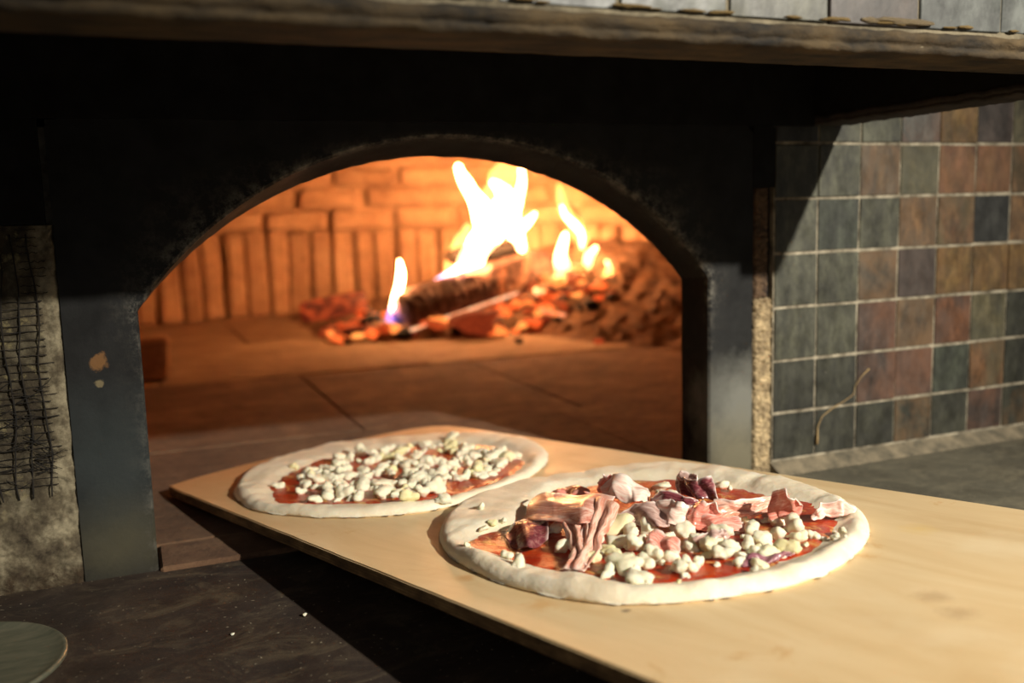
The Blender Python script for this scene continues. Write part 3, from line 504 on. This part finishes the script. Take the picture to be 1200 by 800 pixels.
# chamber
CX, CY, CR = -.15, 1.13, 1.07
def in_mouth(x, y): return y < .30 and -.80 < x < .06
blocks = [chamfer_box(.0645, .07, .262, .011, 100+k, .005) for k in range(6)]
strs = [chamfer_box(.188, .08, .066, .012, 200+k, .006) for k in range(6)]
for b in blocks+strs: b.materials.append(M['firebrick'])
nb = int(2*math.pi*CR/.0685)
for k in range(nb):
    a = 2*math.pi*k/nb; x, y = CX+(CR+.03)*math.sin(a), CY+(CR+.03)*math.cos(a)
    if y < .55: continue
    o = link('brick', blocks[k % 6], None, oven, world=False)
    o.location = (x + rr.uniform(-.004, .004), y + rr.uniform(-.006, .004), .131+rr.uniform(-.006, .004)); o.rotation_euler = (0, rr.uniform(-.02, .02), -a+rr.uniform(-.05, .05))
for r_ in range(4):
    z = .302+.070*r_; R = CR-.005-[0, .018, .052, .104][r_]; ns = int(2*math.pi*R/.20)
    for k in range(ns):
        a = 2*math.pi*(k+.5*(r_ % 2))/ns; x, y = CX+(R+.04)*math.sin(a), CY+(R+.04)*math.cos(a)
        if y < .9: continue
        o = link('brick', strs[(k+r_) % 6], None, oven, world=False)
        o.location = (x, y, z+rr.uniform(-.003, .003)); o.rotation_euler = (.12+.14*r_, rr.uniform(-.02, .02), -a+rr.uniform(-.03, .03))
        o.rotation_euler = (Matrix.Rotation(-a, 3, 'Z') @ Matrix.Rotation(.12+.15*r_, 3, 'X')).to_euler()
sh = MB(); profl = [(CR+.040, -.01), (CR+.040, .27), (CR+.015, .34), (CR-.015, .41), (CR-.07, .49), (CR-.17, .56), (CR-.40, .64), (CR-.7, .685), (.02, .70)]
# finer rings
pp = []
for (r0, z0), (r1, z1) in zip(profl, profl[1:]):
    for s in range(6): pp.append((r0+(r1-r0)*s/6, z0+(z1-z0)*s/6))
pp.append(profl[-1]); NA = 140
for i, (r0, z0) in enumerate(pp):
    for k in range(NA):
        a = 2*math.pi*k/NA; x, y = CX+r0*math.sin(a), CY+r0*math.cos(a)
        d = .012*fbm(x, y, z0, 7, 5)
        sh.V.append(Vector((x+math.sin(a)*d, max(.062, y+math.cos(a)*d), z0+d)))
for i in range(len(pp)-1):
    for k in range(NA):
        k2 = (k+1) % NA; q = (i*NA+k, i*NA+k2, (i+1)*NA+k2, (i+1)*NA+k)
        cxy = sum((sh.V[j] for j in q), Vector())/4
        if in_mouth(cxy.x, cxy.y) and cxy.z < .45: continue
        sh.F.append(q)
link('dome', sh.me('dome', smooth=True), M['firebrick'], oven)
me = chamfer_box(.15, .12, .078, .008, 77, .004); me.materials.append(M['firebrick'])
o = link('firebrick', me, None, None, label='loose firebrick lying just inside the left of the oven mouth', cat='brick'); o.location = (-.672, 1.10, .042)

# ash heap
def heap(x, y):
    right = .17*sm(.22, .95, x + .25*(y-1.2))*sm(.72, 1.15, y+.30*sm(.2, .8, x))
    bed = .035*sm(-.30, -.02, x)*(1-sm(.62, .9, x)*.4)*sm(1.30, 1.46, y)
    low = .02*sm(.25, .5, x)*sm(.95, 1.2, y)
    edge = sm(.0, .02, right+bed+low)
    return right+bed+low + edge*(.016*fbm(x, y, 0, 11, 6)+.009*fbm(x, y, 3, 40, 4)) - .012*(1-edge) - .002
def fh(a, b):
    x = -.45+1.45*a; y = .62+1.5*b; return Vector((x, y, heap(x, y)))
V, F, U = grid_surface(190, 190, fh)
F = [q for q in F if max((V[i].x-CX)**2+(V[i].y-CY)**2 for i in q) < 1.06**2]
link('ash_heap', mesh('ash_heap', V, F, smooth=True), M['ash'], None, label='heap of grey wood ash banked up on the right of the oven floor', cat='ash', kind='stuff')

# ------------------------------------------------------------------ logs, embers, flames
def log(name, a, b, r, m, label, seed, squash=1, cracks=0, ends=.0, seg=36, nr=110):
    a, b = Vector(a), Vector(b); t = (b-a).normalized(); L = (b-a).length
    u = t.cross(Vector((0, 0, 1))).normalized(); v = u.cross(t)
    V, F = [], []
    for i in range(nr+1):
        s = i/nr
        for k in range(seg):
            th = 2*math.pi*k/seg
            rr_ = r*(1+.10*fbm(math.cos(th)*1.2, math.sin(th)*1.2, s*2+seed, 1, 4)+.04*math.cos(3*th+seed))
            if cracks:
                cr = abs(math.sin(math.pi*(s*L/.026+.8*noise.noise(Vector((th*.7, s*9, seed))))))
                cr2 = abs(math.sin(4.5*th+.9*noise.noise(Vector((s*14, th, seed)))))
                rr_ *= 1-cracks*(sm(.45, 0, cr)+.5*sm(.25, 0, cr2)) if True else 1
            rr_ *= 1 - ends*(1-sm(0, .10, s)*sm(0, .08, 1-s))
            V.append(a+t*(s*L) + u*math.cos(th)*rr_ + v*math.sin(th)*rr_*squash)
    for i in range(nr):
        for k in range(seg):
            k2 = (k+1) % seg; F.append((i*seg+k, i*seg+k2, (i+1)*seg+k2, (i+1)*seg+k))
    F.append(tuple(range(seg))[::-1]); F.append(tuple(range(nr*seg, (nr+1)*seg)))
    me = mesh(name, V, F, smooth=True)
    return link(name, me, m, None, label=label, cat='firewood')
log('burning_log', (-.028, 1.44, .060), (.450, 1.63, .150), .056, M['char'], 'thick charred log with ribbed bark leaning across the fire, lower end at its left', 2, .95, .34, .15)
log('burning_log', (.175, 1.66, .185), (.395, 1.72, .200), .026, M['char_black'], 'short pitch-black log on top of the thick charred log', 5, .9, .05, .2, 24, 60)
log('burning_log', (.430, 1.78, .075), (.80, 1.97, .150), .075, M['char_grey'], 'pale ash-coated log behind the right-hand flames', 8, .9, .05, .1)
log('burning_log', (-.25, 1.63, .060), (-.08, 1.60, .085), .032, M['ember_dull'], 'small dull red log left behind the thick charred log', 11, .9, .05, .2, 24, 60)
log('glowing_stick', (-.045, 1.372, .018), (.300, 1.47, .090), .0045, M['ember_white'], 'long glowing stick below the thick charred log', 3, .8, 0, .5, 12, 40)
log('glowing_stick', (.315, 1.36, .052), (.392, 1.32, .030), .0085, M['ember_white'], 'short white-hot stick lying on the embers', 4, .7, 0, .5, 12, 24)
log('glowing_stick', (.410, 1.43, .078), (.445, 1.36, .050), .0080, M['ember_white'], 'short white-hot stick at the right of the embers', 6, .8, 0, .5, 12, 24)
log('burning_log', (.400, 1.44, .062), (.520, 1.35, .046), .018, M['ember_dull'], 'charred stub at the right end of the embers', 12, .8, .05, .3, 20, 40)
def lump(seed, sub=2, amp=.35, s=1.6, sq=.8):
    bm = bmesh.new(); bmesh.ops.create_icosphere(bm, subdivisions=sub, radius=.5)
    o = Vector((seed*3.7, seed*1.3, 0))
    for v in bm.verts:
        d = v.co.normalized(); v.co = d*(.5*(1+amp*noise.fractal(d*s+o, .6, 2, 3)*1.4)); v.co.z *= sq
    me = bpy.data.meshes.new('lump'); bm.to_mesh(me); bm.free()
    me.polygons.foreach_set('use_smooth', [True]*len(me.polygons)); return me
def crumb_mesh(seed, sub=3):
    r = random.Random(seed); S = []
    for i in range(6):
        d = Vector((r.gauss(0, 1), r.gauss(0, 1), r.gauss(0, .7))).normalized()
        S.append((d*r.uniform(.12, .34), r.uniform(.15, .27)))
    S.append((Vector((0, 0, 0)), .26))
    bm = bmesh.new(); bmesh.ops.create_icosphere(bm, subdivisions=sub, radius=.5)
    for v in bm.verts:
        d = v.co.normalized(); R_ = 0
        for c, q in S:
            b = d.dot(c); disc = b*b-(c.dot(c)-q*q)
            if disc > 0: R_ = max(R_, b+math.sqrt(disc))
        v.co = d*(R_*(1+.30*noise.fractal(d*2.6+Vector((seed, 0, 0)), .75, 2.2, 4)))
    bmesh.ops.smooth_vert(bm, verts=bm.verts[:], factor=.25, use_axis_x=True, use_axis_y=True, use_axis_z=True)
    me = bpy.data.meshes.new('crumb'); bm.to_mesh(me); bm.free()
    me.polygons.foreach_set('use_smooth', [True]*len(me.polygons)); return me
def variants(ms, n, **k):
    out = []
    for m in ms:
        L = []
        for i in range(n):
            me = lump(len(out)*20+i, **k); me.materials.append(m); L.append(me)
        out.append(L)
    return out
EM = variants([M['ember'], M['ember_dull'], M['char_black']], 5, sub=2, amp=.6, s=1.2, sq=.7)
KIND = ['glowing orange ember', 'dull red ember', 'black coal']
ZONE = ['in the bed left of the lower end of the thick charred log', 'below the middle of the thick charred log', 'in the bed under the right-hand flames']
cnt = 0
while cnt < 170:
    x = rr.uniform(-.20, .50); y = rr.uniform(1.25, 1.62)
    if y < 1.37-.12*sm(0, .5, x): continue
    q = rr.random(); dull = .42+.25*sm(.1, -.2, x)
    kind = 0 if q > dull else 1 if q > .10 else 2
    s = rr.uniform(.016, .042); zn = 0 if x < -.03 else 1 if x < .26 else 2
    o = link('ember' if kind < 2 else 'coal', EM[kind][rr.randrange(5)], None, None, label=KIND[kind]+' '+ZONE[zn], cat='ember' if kind < 2 else 'coal', group=KIND[kind]+'s '+ZONE[zn])
    o.location = (x, y, max(0, heap(x, y))+s*.26); o.scale = (s*1.3, s, s*.9); o.rotation_euler = (rr.uniform(-.4, .4), rr.uniform(-.4, .4), rr.uniform(0, 6)); cnt += 1
o = link('coal', EM[1][1], None, None, label='large dark red coal in front of the middle of the thick charred log', cat='coal'); o.location = (.125, 1.345, .032); o.scale = (.11, .07, .09)
o = link('coal', EM[2][2], None, None, label='small black coal on the oven floor in front of the fire', cat='coal'); o.location = (.16, 1.13, .010); o.scale = (.022, .02, .02)
o = link('coal', EM[1][3], None, None, label='lone smouldering coal on the ash in front of the right-hand flames', cat='coal'); o.location = (.33, 1.06, heap(.33, 1.06)+.006); o.scale = (.026, .024, .022)

def flame_mesh(pts, wk=1.0):
    P = [Vector(q[:3]) for q in pts]; Wd = [q[3]*wk for q in pts]
    PP, RR = [], []
    n = len(P)
    for i in range(n-1):
        a, b, c, d = P[max(i-1, 0)], P[i], P[i+1], P[min(i+2, n-1)]
        for s in range(5):
            t = s/5
            PP.append(.5*((2*b)+(c-a)*t+(2*a-5*b+4*c-d)*t*t+(3*b-a-3*c+d)*t*t*t)); RR.append(Wd[i]+(Wd[i+1]-Wd[i])*t)
    PP.append(P[-1]); RR.append(Wd[-1]*.3)
    # rounded foot
    d0 = (P[0]-P[1]).normalized()
    PP.insert(0, P[0]+d0*Wd[0]*.8); RR.insert(0, Wd[0]*.35)
    seg = 16; V, F = [], []
    for i, (q, r) in enumerate(zip(PP, RR)):
        t = (PP[min(i+1, len(PP)-1)]-PP[max(i-1, 0)]).normalized()
        a = t.cross(Vector((0, 1, 0))).normalized(); b = Vector((0, 1, 0))
        for k in range(seg):
            th = 2*math.pi*k/seg
            f = 1+.34*noise.noise(Vector((math.cos(th)*1.2+q.x*9, math.sin(th)*1.2, q.z*26)))
            V.append(q+a*math.cos(th)*r*f+b*math.sin(th)*r*f*.8)
    for i in range(len(PP)-1):
        for k in range(seg):
            k2 = (k+1) % seg; F.append((i*seg+k, i*seg+k2, (i+1)*seg+k2, (i+1)*seg+k))
    F.append(tuple(range(seg))[::-1]); F.append(tuple(range((len(PP)-1)*seg, len(PP)*seg)))
    return mesh('flame', V, F, smooth=True)
FL = ['tall white-hot flame leaning left above the thick charred log', 'broad white flame in the middle of the fire', 'narrow upright flame right of the broad white one',
      'faint orange flame licking up to the arch above the white ones', 'faint orange flame left of the tall white one', 'short side lick at the right of the narrow upright flame',
      'single small flame at the lower left end of the charred log', 'blue foot of the small flame at the log end', 'squat white flame right of the logs', 'short flame tongue on the right shoulder of the squat white flame',
      'wavering faint flame rising right of the logs', 'bright S-shaped lick inside the wavering flame', 'small leaning flame right of the squat white flame', 'rightmost flame, leaning over the ash',
      'curled low flame at the foot of the rightmost one', 'low flame lying along the foot of the squat flame', 'thin arched flame in front of the charred log', 'thin upright flame in front of the charred log',
      'low bright flame on top of the charred log', 'pale violet flame on the back of the charred log', 'wide faint orange haze of flame behind the logs', 'faint orange haze of flame right of the logs']
for (kind, pts), lab in zip(D['flames'], FL):
    link('flame', flame_mesh(pts, .70 if kind == 'core' else .9), M['flame'][kind], None, label=lab, cat='flame')

# ------------------------------------------------------------------ hood over the mouth
hood = empty('oven_hood', 'black hood jutting out over the oven mouth with a tiled front edge', 'hood', (-.3, -.3, .4))
def lipf(a, b):
    # worn lower edge, stepped: runs along x, section goes round the nose
    x = -1.8+1.892*a
    sec = [(-.300, .396), (-.330, .3955), (-.352, .395), (-.3595, .3955), (-.3615, .3985), (-.3595, .4005), (-.3625, .4025), (-.3640, .4060), (-.3620, .4085), (-.3600, .4095), (-.355, .4100), (-.34, .4105)]
    q = b*(len(sec)-1); i = min(int(q), len(sec)-2); f = q-i
    y = sec[i][0]*(1-f)+sec[i+1][0]*f; z = sec[i][1]*(1-f)+sec[i+1][1]*f
    k = .0020 if b > .2 else .0006
    return Vector((x, y+k*fbm(x, z*3, 1, 40, 5), z+k*.6*fbm(x, z*3, 8, 30, 4)))
V, F, U = grid_surface(500, 24, lipf)
link('worn_edge', mesh('worn_edge', V, F, smooth=True), simple('worn_brown_edge', (22, 18, 12), (84, 68, 42), 45, .9, .8, 120, .003, .36, .7, stretch=(.5, 1, 1)), hood, label='chipped brown lower edge')
link('front_beam', MB().box(-1.8, -.3588, .4, .0895, -.300, .80).me('front_beam'), M['dull_grout'], hood)
for k in range(25):
    x0 = -1.7388+k*.075
    if x0 > .02: continue
    key = rr.choice(['sl', 'sl', 'gg', 'tl', 'mg'])
    tile_obj(hood, key, None, x0, .4105, x0+.075, .4855, -.3605, 900+k, .0042)
for x, s in ((-.187, .013), (-.206, .009), (-.170, .010)) + tuple((rr.uniform(-.75, .06), rr.uniform(.003, .007)) for _ in range(38)):
    me = lump(int(x*1000) % 97, 2, .3, 1.4, .5)
    me.materials.append(M['mortar'] if s > .008 else M['mossy']); o = link('mortar_lump', me, None, hood, world=False)
    o.location = Vector((x, -.3615, .4125+s*.25)) - origin(hood); o.scale = (s*rr.uniform(1.6, 4.5), s*.6, s*rr.uniform(.5, .9))
link('inner_side_panel', MB().box(.050, -.3515, .3935, .090, .005, .80).me('inner_side_panel'), M['black_iron'], hood)
def ledge(a, b):
    y = -.362+.362*a
    sec = [(.0500, .3960), (.0485, .3935), (.0490, .3905), (.0505, .3895), (.0500, .3870), (.0530, .3855), (.0700, .3850), (.0880, .3850), (.0920, .3870), (.0910, .3950)]
    q = b*(len(sec)-1); i = min(int(q), len(sec)-2); f = q-i
    x = sec[i][0]*(1-f)+sec[i+1][0]*f; z = sec[i][1]*(1-f)+sec[i+1][1]*f
    return Vector((x, y, z+.0012*fbm(x*2, y, 1, 60, 5)))
V, F, U = grid_surface(140, 20, ledge)
link('side_ledge', mesh('side_ledge', V, [q[::-1] for q in F], smooth=True), simple('charred_ledge', (26, 22, 20), (54, 44, 36), 50, .85, .7), hood)
link('side_panel', MB().box(-1.8, -.3515, .386, -1.76, .0, .80).me('side_panel'), M['black_iron'], hood)
link('hood_top', MB().box(-1.8, -.36, .80, .0905, .012, .82).me('hood_top'), M['black_iron'], hood)

# ------------------------------------------------------------------ peel
A, dd, vv, nn = [Vector(q) for q in D['board_frame']]
BM = Matrix((dd, vv, nn)).transposed().to_4x4(); BM.translation = A
peel = empty('pizza_peel', 'large flat wooden pizza peel slid into the oven mouth with two pizzas on it', 'peel', mat=BM)
TH = .0100
outl = [(.0, .0), (-.019, .045), (-.034, .105), (-.043, .17), (-.047, .24), (-.048, .30), (-.046, .345), (-.036, .371), (-.015, .384), (.02, .3875), (.10, .3875), (.95, .3855), (.985, .375), (1.0, .35), (1.0, .22), (1.03, .213), (1.5, .210), (1.5, .175), (1.03, .172), (1.0, .165), (1.0, .03), (.985, .005), (.95, -.002)]
nb_ = 40
outl += [(.95-.95*i/nb_, -.002+.0009*noise.noise(Vector((i*.8, 0, 0)))) for i in range(1, nb_)]
bm = bmesh.new()
top = [bm.verts.new((x, y, 0)) for x, y in outl]; bot = [bm.verts.new((x, y, -TH)) for x, y in outl]
f1 = bm.faces.new(top); f2 = bm.faces.new(bot[::-1])
for i in range(len(outl)):
    j = (i+1) % len(outl); f = bm.faces.new((top[j], top[i], bot[i], bot[j])); f.material_index = 1
bmesh.ops.recalc_face_normals(bm, faces=bm.faces[:])
ed = [e for e in bm.edges if len({f.material_index for f in e.link_faces}) == 2 and e.verts[0].co.z > -.001]
bmesh.ops.bevel(bm, geom=ed, offset=.0010, segments=2, affect='EDGES')
me = bpy.data.meshes.new('blade'); bm.to_mesh(me); bm.free(); me.materials.append(M['wood']); me.materials.append(M['edge'])
link('blade', me, None, peel, world=False)

# ------------------------------------------------------------------ pizzas
def radial(poly, n=180, smooth=4):
    cx = sum(q[0] for q in poly)/len(poly); cy = sum(q[1] for q in poly)/len(poly)
    pa = sorted(((math.atan2(q[1]-cy, q[0]-cx), math.hypot(q[0]-cx, q[1]-cy)) for q in poly))
    pa = [(pa[-1][0]-2*math.pi, pa[-1][1])]+pa+[(pa[0][0]+2*math.pi, pa[0][1])]
    R = []
    for k in range(n):
        a = -math.pi+2*math.pi*k/n
        for (a0, r0), (a1, r1) in zip(pa, pa[1:]):
            if a0 <= a <= a1: R.append(r0+(r1-r0)*(a-a0)/max(1e-9, a1-a0)); break
    for _ in range(smooth): R = [(R[k-1]+2*R[k]+R[(k+1) % n])/4 for k in range(n)]
    return (cx, cy), R
def pizza(key, label, cheese_list, rim=.0125, sauce_off=.0):
    root = empty('pizza', label, 'pizza', mat=BM)
    (cx, cy), R = radial(D['pizza_outline'][key]); (sx, sy), S = radial(D['sauce_outline'][key], smooth=2)
    n = len(R)
    def srad(x, y):       # how far the point lies beyond the sauce edge (>0 outside)
        a = math.atan2(y-sy, x-sx); k = (a+math.pi)/(2*math.pi)*n; i = int(k) % n; f = k-int(k)
        r = S[i]*(1-f)+S[(i+1) % n]*f; return math.hypot(x-sx, y-sy)-r
    def rr2(a):
        k = (a+math.pi)/(2*math.pi)*n; i = int(k) % n; f = k-int(k); return R[i]*(1-f)+R[(i+1) % n]*f
    def hgt(x, y):
        a = math.atan2(y-cy, x-cx); R_ = rr2(a); rho = math.hypot(x-cx, y-cy)/R_
        e = (1-rho)*R_                       # distance from the edge
        so = srad(x, y)
        base = .0045+.0006*fbm(x, y, 1, 30, 3)
        r = rim*(1+.20*fbm(math.cos(a)*3.5, math.sin(a)*3.5, 5, 1, 4))
        ridge = sm(-.006, .016, so)*(r-base)
        h = base+ridge + .0009*fbm(x, y, 3, 55, 4)*sm(-.002, .008, so)
        w_ = .011
        if e < w_: h = (h)*math.sqrt(max(0, 1-((w_-e)/w_)**2))
        return h
    V, F = [], []; nr = 46; na = 220
    for i in range(nr+1):
        rho = 1-(1-i/nr)**1.7
        for k in range(na):
            a = -math.pi+2*math.pi*k/na; r_ = rr2(a)*(1+.006*fbm(math.cos(a)*9, math.sin(a)*9, 0, 1, 3))*rho
            x, y = cx+r_*math.cos(a), cy+r_*math.sin(a)
            V.append(Vector((x, y, max(.0003, hgt(x, y)) if i < nr else .0014)))
    base_i = len(V)
    for k in range(na):
        v = V[nr*na+k]; V.append(Vector((cx+(v.x-cx)*.985, cy+(v.y-cy)*.985, .0)))
    for i in range(nr+1):
        for k in range(na):
            k2 = (k+1) % na; F.append((i*na+k, (i+1)*na+k, (i+1)*na+k2, i*na+k2))
    F.append(tuple(range(base_i, base_i+na))[::-1]) if False else None
    link('dough', mesh('dough', V, F, smooth=True), M['dough'], root, world=False)
    V, F, T = [], [], []; nr = 44
    for i in range(nr+1):
        for k in range(na):
            a = -math.pi+2*math.pi*k/na; kk = int(k*n/na) % n
            lob = 1+.035*fbm(math.cos(a)*5, math.sin(a)*5, 7, 1, 4)
            rs = S[kk]*lob*(i/nr); x, y = sx+rs*math.cos(a), sy+rs*math.sin(a)
            e = 1-i/nr
            V.append(Vector((x, y, hgt(x, y)+.0011*sm(0, .05, e)-.0006*sm(.03, 0, e)+.0004*fbm(x, y, 9, 120, 4)))); T.append(.3*fbm(x, y, 2, 16, 3)+.15)
    for i in range(nr):
        for k in range(na):
            k2 = (k+1) % na; F.append((i*na+k, (i+1)*na+k, (i+1)*na+k2, i*na+k2))
    me = mesh('sauce', V, F, smooth=True); at = me.attributes.new('thin', 'FLOAT', 'POINT'); at.data.foreach_set('value', T)
    link('sauce', me, M['sauce'], root, world=False)
    r5 = random.Random(11)
    for x, y, s in cheese_list:
        o = link('cheese_chunk', CH[r5.randrange(12)], None, root, world=False)
        s *= 2.35 if key == 'near' else 2.6
        o.location = (x, y, hgt(x, y)+s*.19+(r5.random()**2)*.0035*(1 if srad(x, y) < -.012 else 0)); o.scale = (s*r5.uniform(.9, 1.5), s*r5.uniform(.8, 1.2), s*r5.uniform(.75, 1.05))
        o.rotation_euler = (r5.uniform(-.5, .5), r5.uniform(-.5, .5), r5.uniform(0, 6.28))
    return root, hgt
CH = []
for i in range(12):
    me = crumb_mesh(300+i*7); me.materials.append(M['cheese']); CH.append(me)
far, _ = pizza('far', 'unbaked pizza with tomato and heaped white cheese crumbs at the far end of the peel', D['cheese_far'], .0090)
near, hg = pizza('near', 'unbaked pizza topped with cured ham ribbons, white cheese and tomato nearest the camera', D['cheese_near'], .0105)
def lerp_rail(r, s):
    q = s*(len(r)-1); i = min(int(q), len(r)-2); f = q-i; f = f*f*(3-2*f)*.4+f*.6
    return Vector(r[i]).lerp(Vector(r[i+1]), f)
for idx, (kind, top_, bot_) in enumerate(D['ham']):
    def f(s, t, idx=idx, kind=kind, a=top_, b=bot_):
        s2 = s*1.06-.03; t2 = t
        p_, q_ = lerp_rail(a, min(1, max(0, s))), lerp_rail(b, min(1, max(0, s)))
        v = p_.lerp(q_, t2)
        wd = (p_-q_).length
        d3 = (q_-p_).normalized(); ds = (lerp_rail(a, min(1, s+.05))-lerp_rail(a, max(0, s-.05))).normalized()
        nrm = ds.cross(d3); nrm = nrm.normalized() if nrm.length > 1e-6 else Vector((0, 0, 1))
        if nrm.z < 0: nrm = -nrm
        if kind == 'streak': w_ = math.sin(2*math.pi*(2.3*t+.35*math.sin(3*s+idx)))*.0021
        else: w_ = math.sin(2*math.pi*((1.3+.35*(idx % 3))*s+.3*math.sin(2.5*t+idx)+idx*.3))*.0022
        w_ += .0018*fbm(s*1.1+idx, t*1.2, idx*3.1, 1, 3)
        bulge = (.0035 if wd > .03 else .0015)*math.sin(math.pi*t)
        v = v+nrm*(w_*(.4+.6*sm(0, .25, s)*sm(0, .25, 1-s))+bulge)
        e = 1 if t in (0, 1) or s in (0, 1) else 0
        v += ds*(.0010*fbm(s*3, t*3, idx+40, 1, 3)) + d3*(.0018*fbm(s*5, t*1.5, idx+80, 1, 3))
        v.z = max(v.z, hg(v.x, v.y)+.0018)
        return v
    V, F, U = grid_surface(34, 18, f)
    me = mesh('ham_slice', V, F, uv=[(u_*1.0+idx*1.7, v_+idx*.37) for u_, v_ in U], smooth=True)
    o = link('ham_slice', me, M['ham'][kind], near, world=False)
    if kind in ('maroon', 'purple'): o['label'] = 'dark maroon slice of cured ham'
    at = me.attributes.new('fat', 'FLOAT', 'POINT')
    at.data.foreach_set('value', [max(sm(.16, .0, v_+.10*noise.noise(Vector((u_*6, idx, 0)))), .6*sm(.90, 1.0, u_+.05*noise.noise(Vector((v_*6, idx, 3))))) for u_, v_ in U])
    md = o.modifiers.new('thickness', 'SOLIDIFY'); md.thickness = .0010; md.offset = 0
    md = o.modifiers.new('smooth', 'SUBSURF'); md.levels = 1; md.render_levels = 1

# ------------------------------------------------------------------ small things
disc = empty('turning_peel', 'round steel peel head lying on the dark worktop at the lower left corner', 'peel', (-.794, -.146, -.004))
V, F = [], []; seg = 72
pr = [(.0, .0030), (.060, .0034), (.0675, .0042), (.0705, .0062), (.0722, .0068), (.0734, .0058), (.0734, .0036), (.070, .0008), (.0, .0005)]
for r_, z in pr:
    for k in range(seg):
        a = 2*math.pi*k/seg; V.append((-.794+r_*math.cos(a), -.146+r_*math.sin(a), -.004+z))
for i in range(len(pr)-1):
    for k in range(seg):
        k2 = (k+1) % seg; F.append((i*seg+k, i*seg+k2, (i+1)*seg+k2, (i+1)*seg+k))
link('disc', mesh('disc', V, F, smooth=True), M['steel'], disc)
V, F = tube([(-.858, -.165, .0015), (-.90, -.18, .003), (-1.5, -.36, .012)], [.006, .008, .009], 12)
link('handle', mesh('handle', V, F, smooth=True), M['steel'], disc)
st = [(.0606, .0251), (.0612, .034), (.0615, .0452), (.0673, .0566), (.082, .0651), (.098, .071), (.1129, .0781), (.1152, .0881), (.125, .0993), (.135, .1065)]
V, F = tube([(x, -.0026, z) for x, z in st], [.0017, .0012, .0006, .0005, .0006, .0005, .0005, .0004, .0005, .0010], 6)
link('straw_strand', mesh('straw_strand', V, F, smooth=True), simple('dry_straw', (140, 112, 72), (176, 150, 104), 60), None, label='dry straw-coloured strand stuck to the lower wall tiles', cat='strand')
CRUMBS = [(-.61, -.165, .0030, 'white crumb on the dark worktop right of the round steel peel head'), (-.555, -.155, .0040, 'white flour crumb on the dark worktop nearest the peel shadow'), (.0, -.016, .0035, 'white crumb at the foot of the mortar strip beside the tiles')]
crm = [lump(70+i, 1, .5) for i in range(2)]
for m_ in crm: m_.materials.append(M['cheese'])
for i, (x, y, s, lab) in enumerate(CRUMBS):
    o = link('crumb', crm[i % 2], None, None, label=lab, cat='crumb'); o.location = (x, y, (-.004 if x < -.28 else 0)+s*.4); o.scale = (s, s, s)
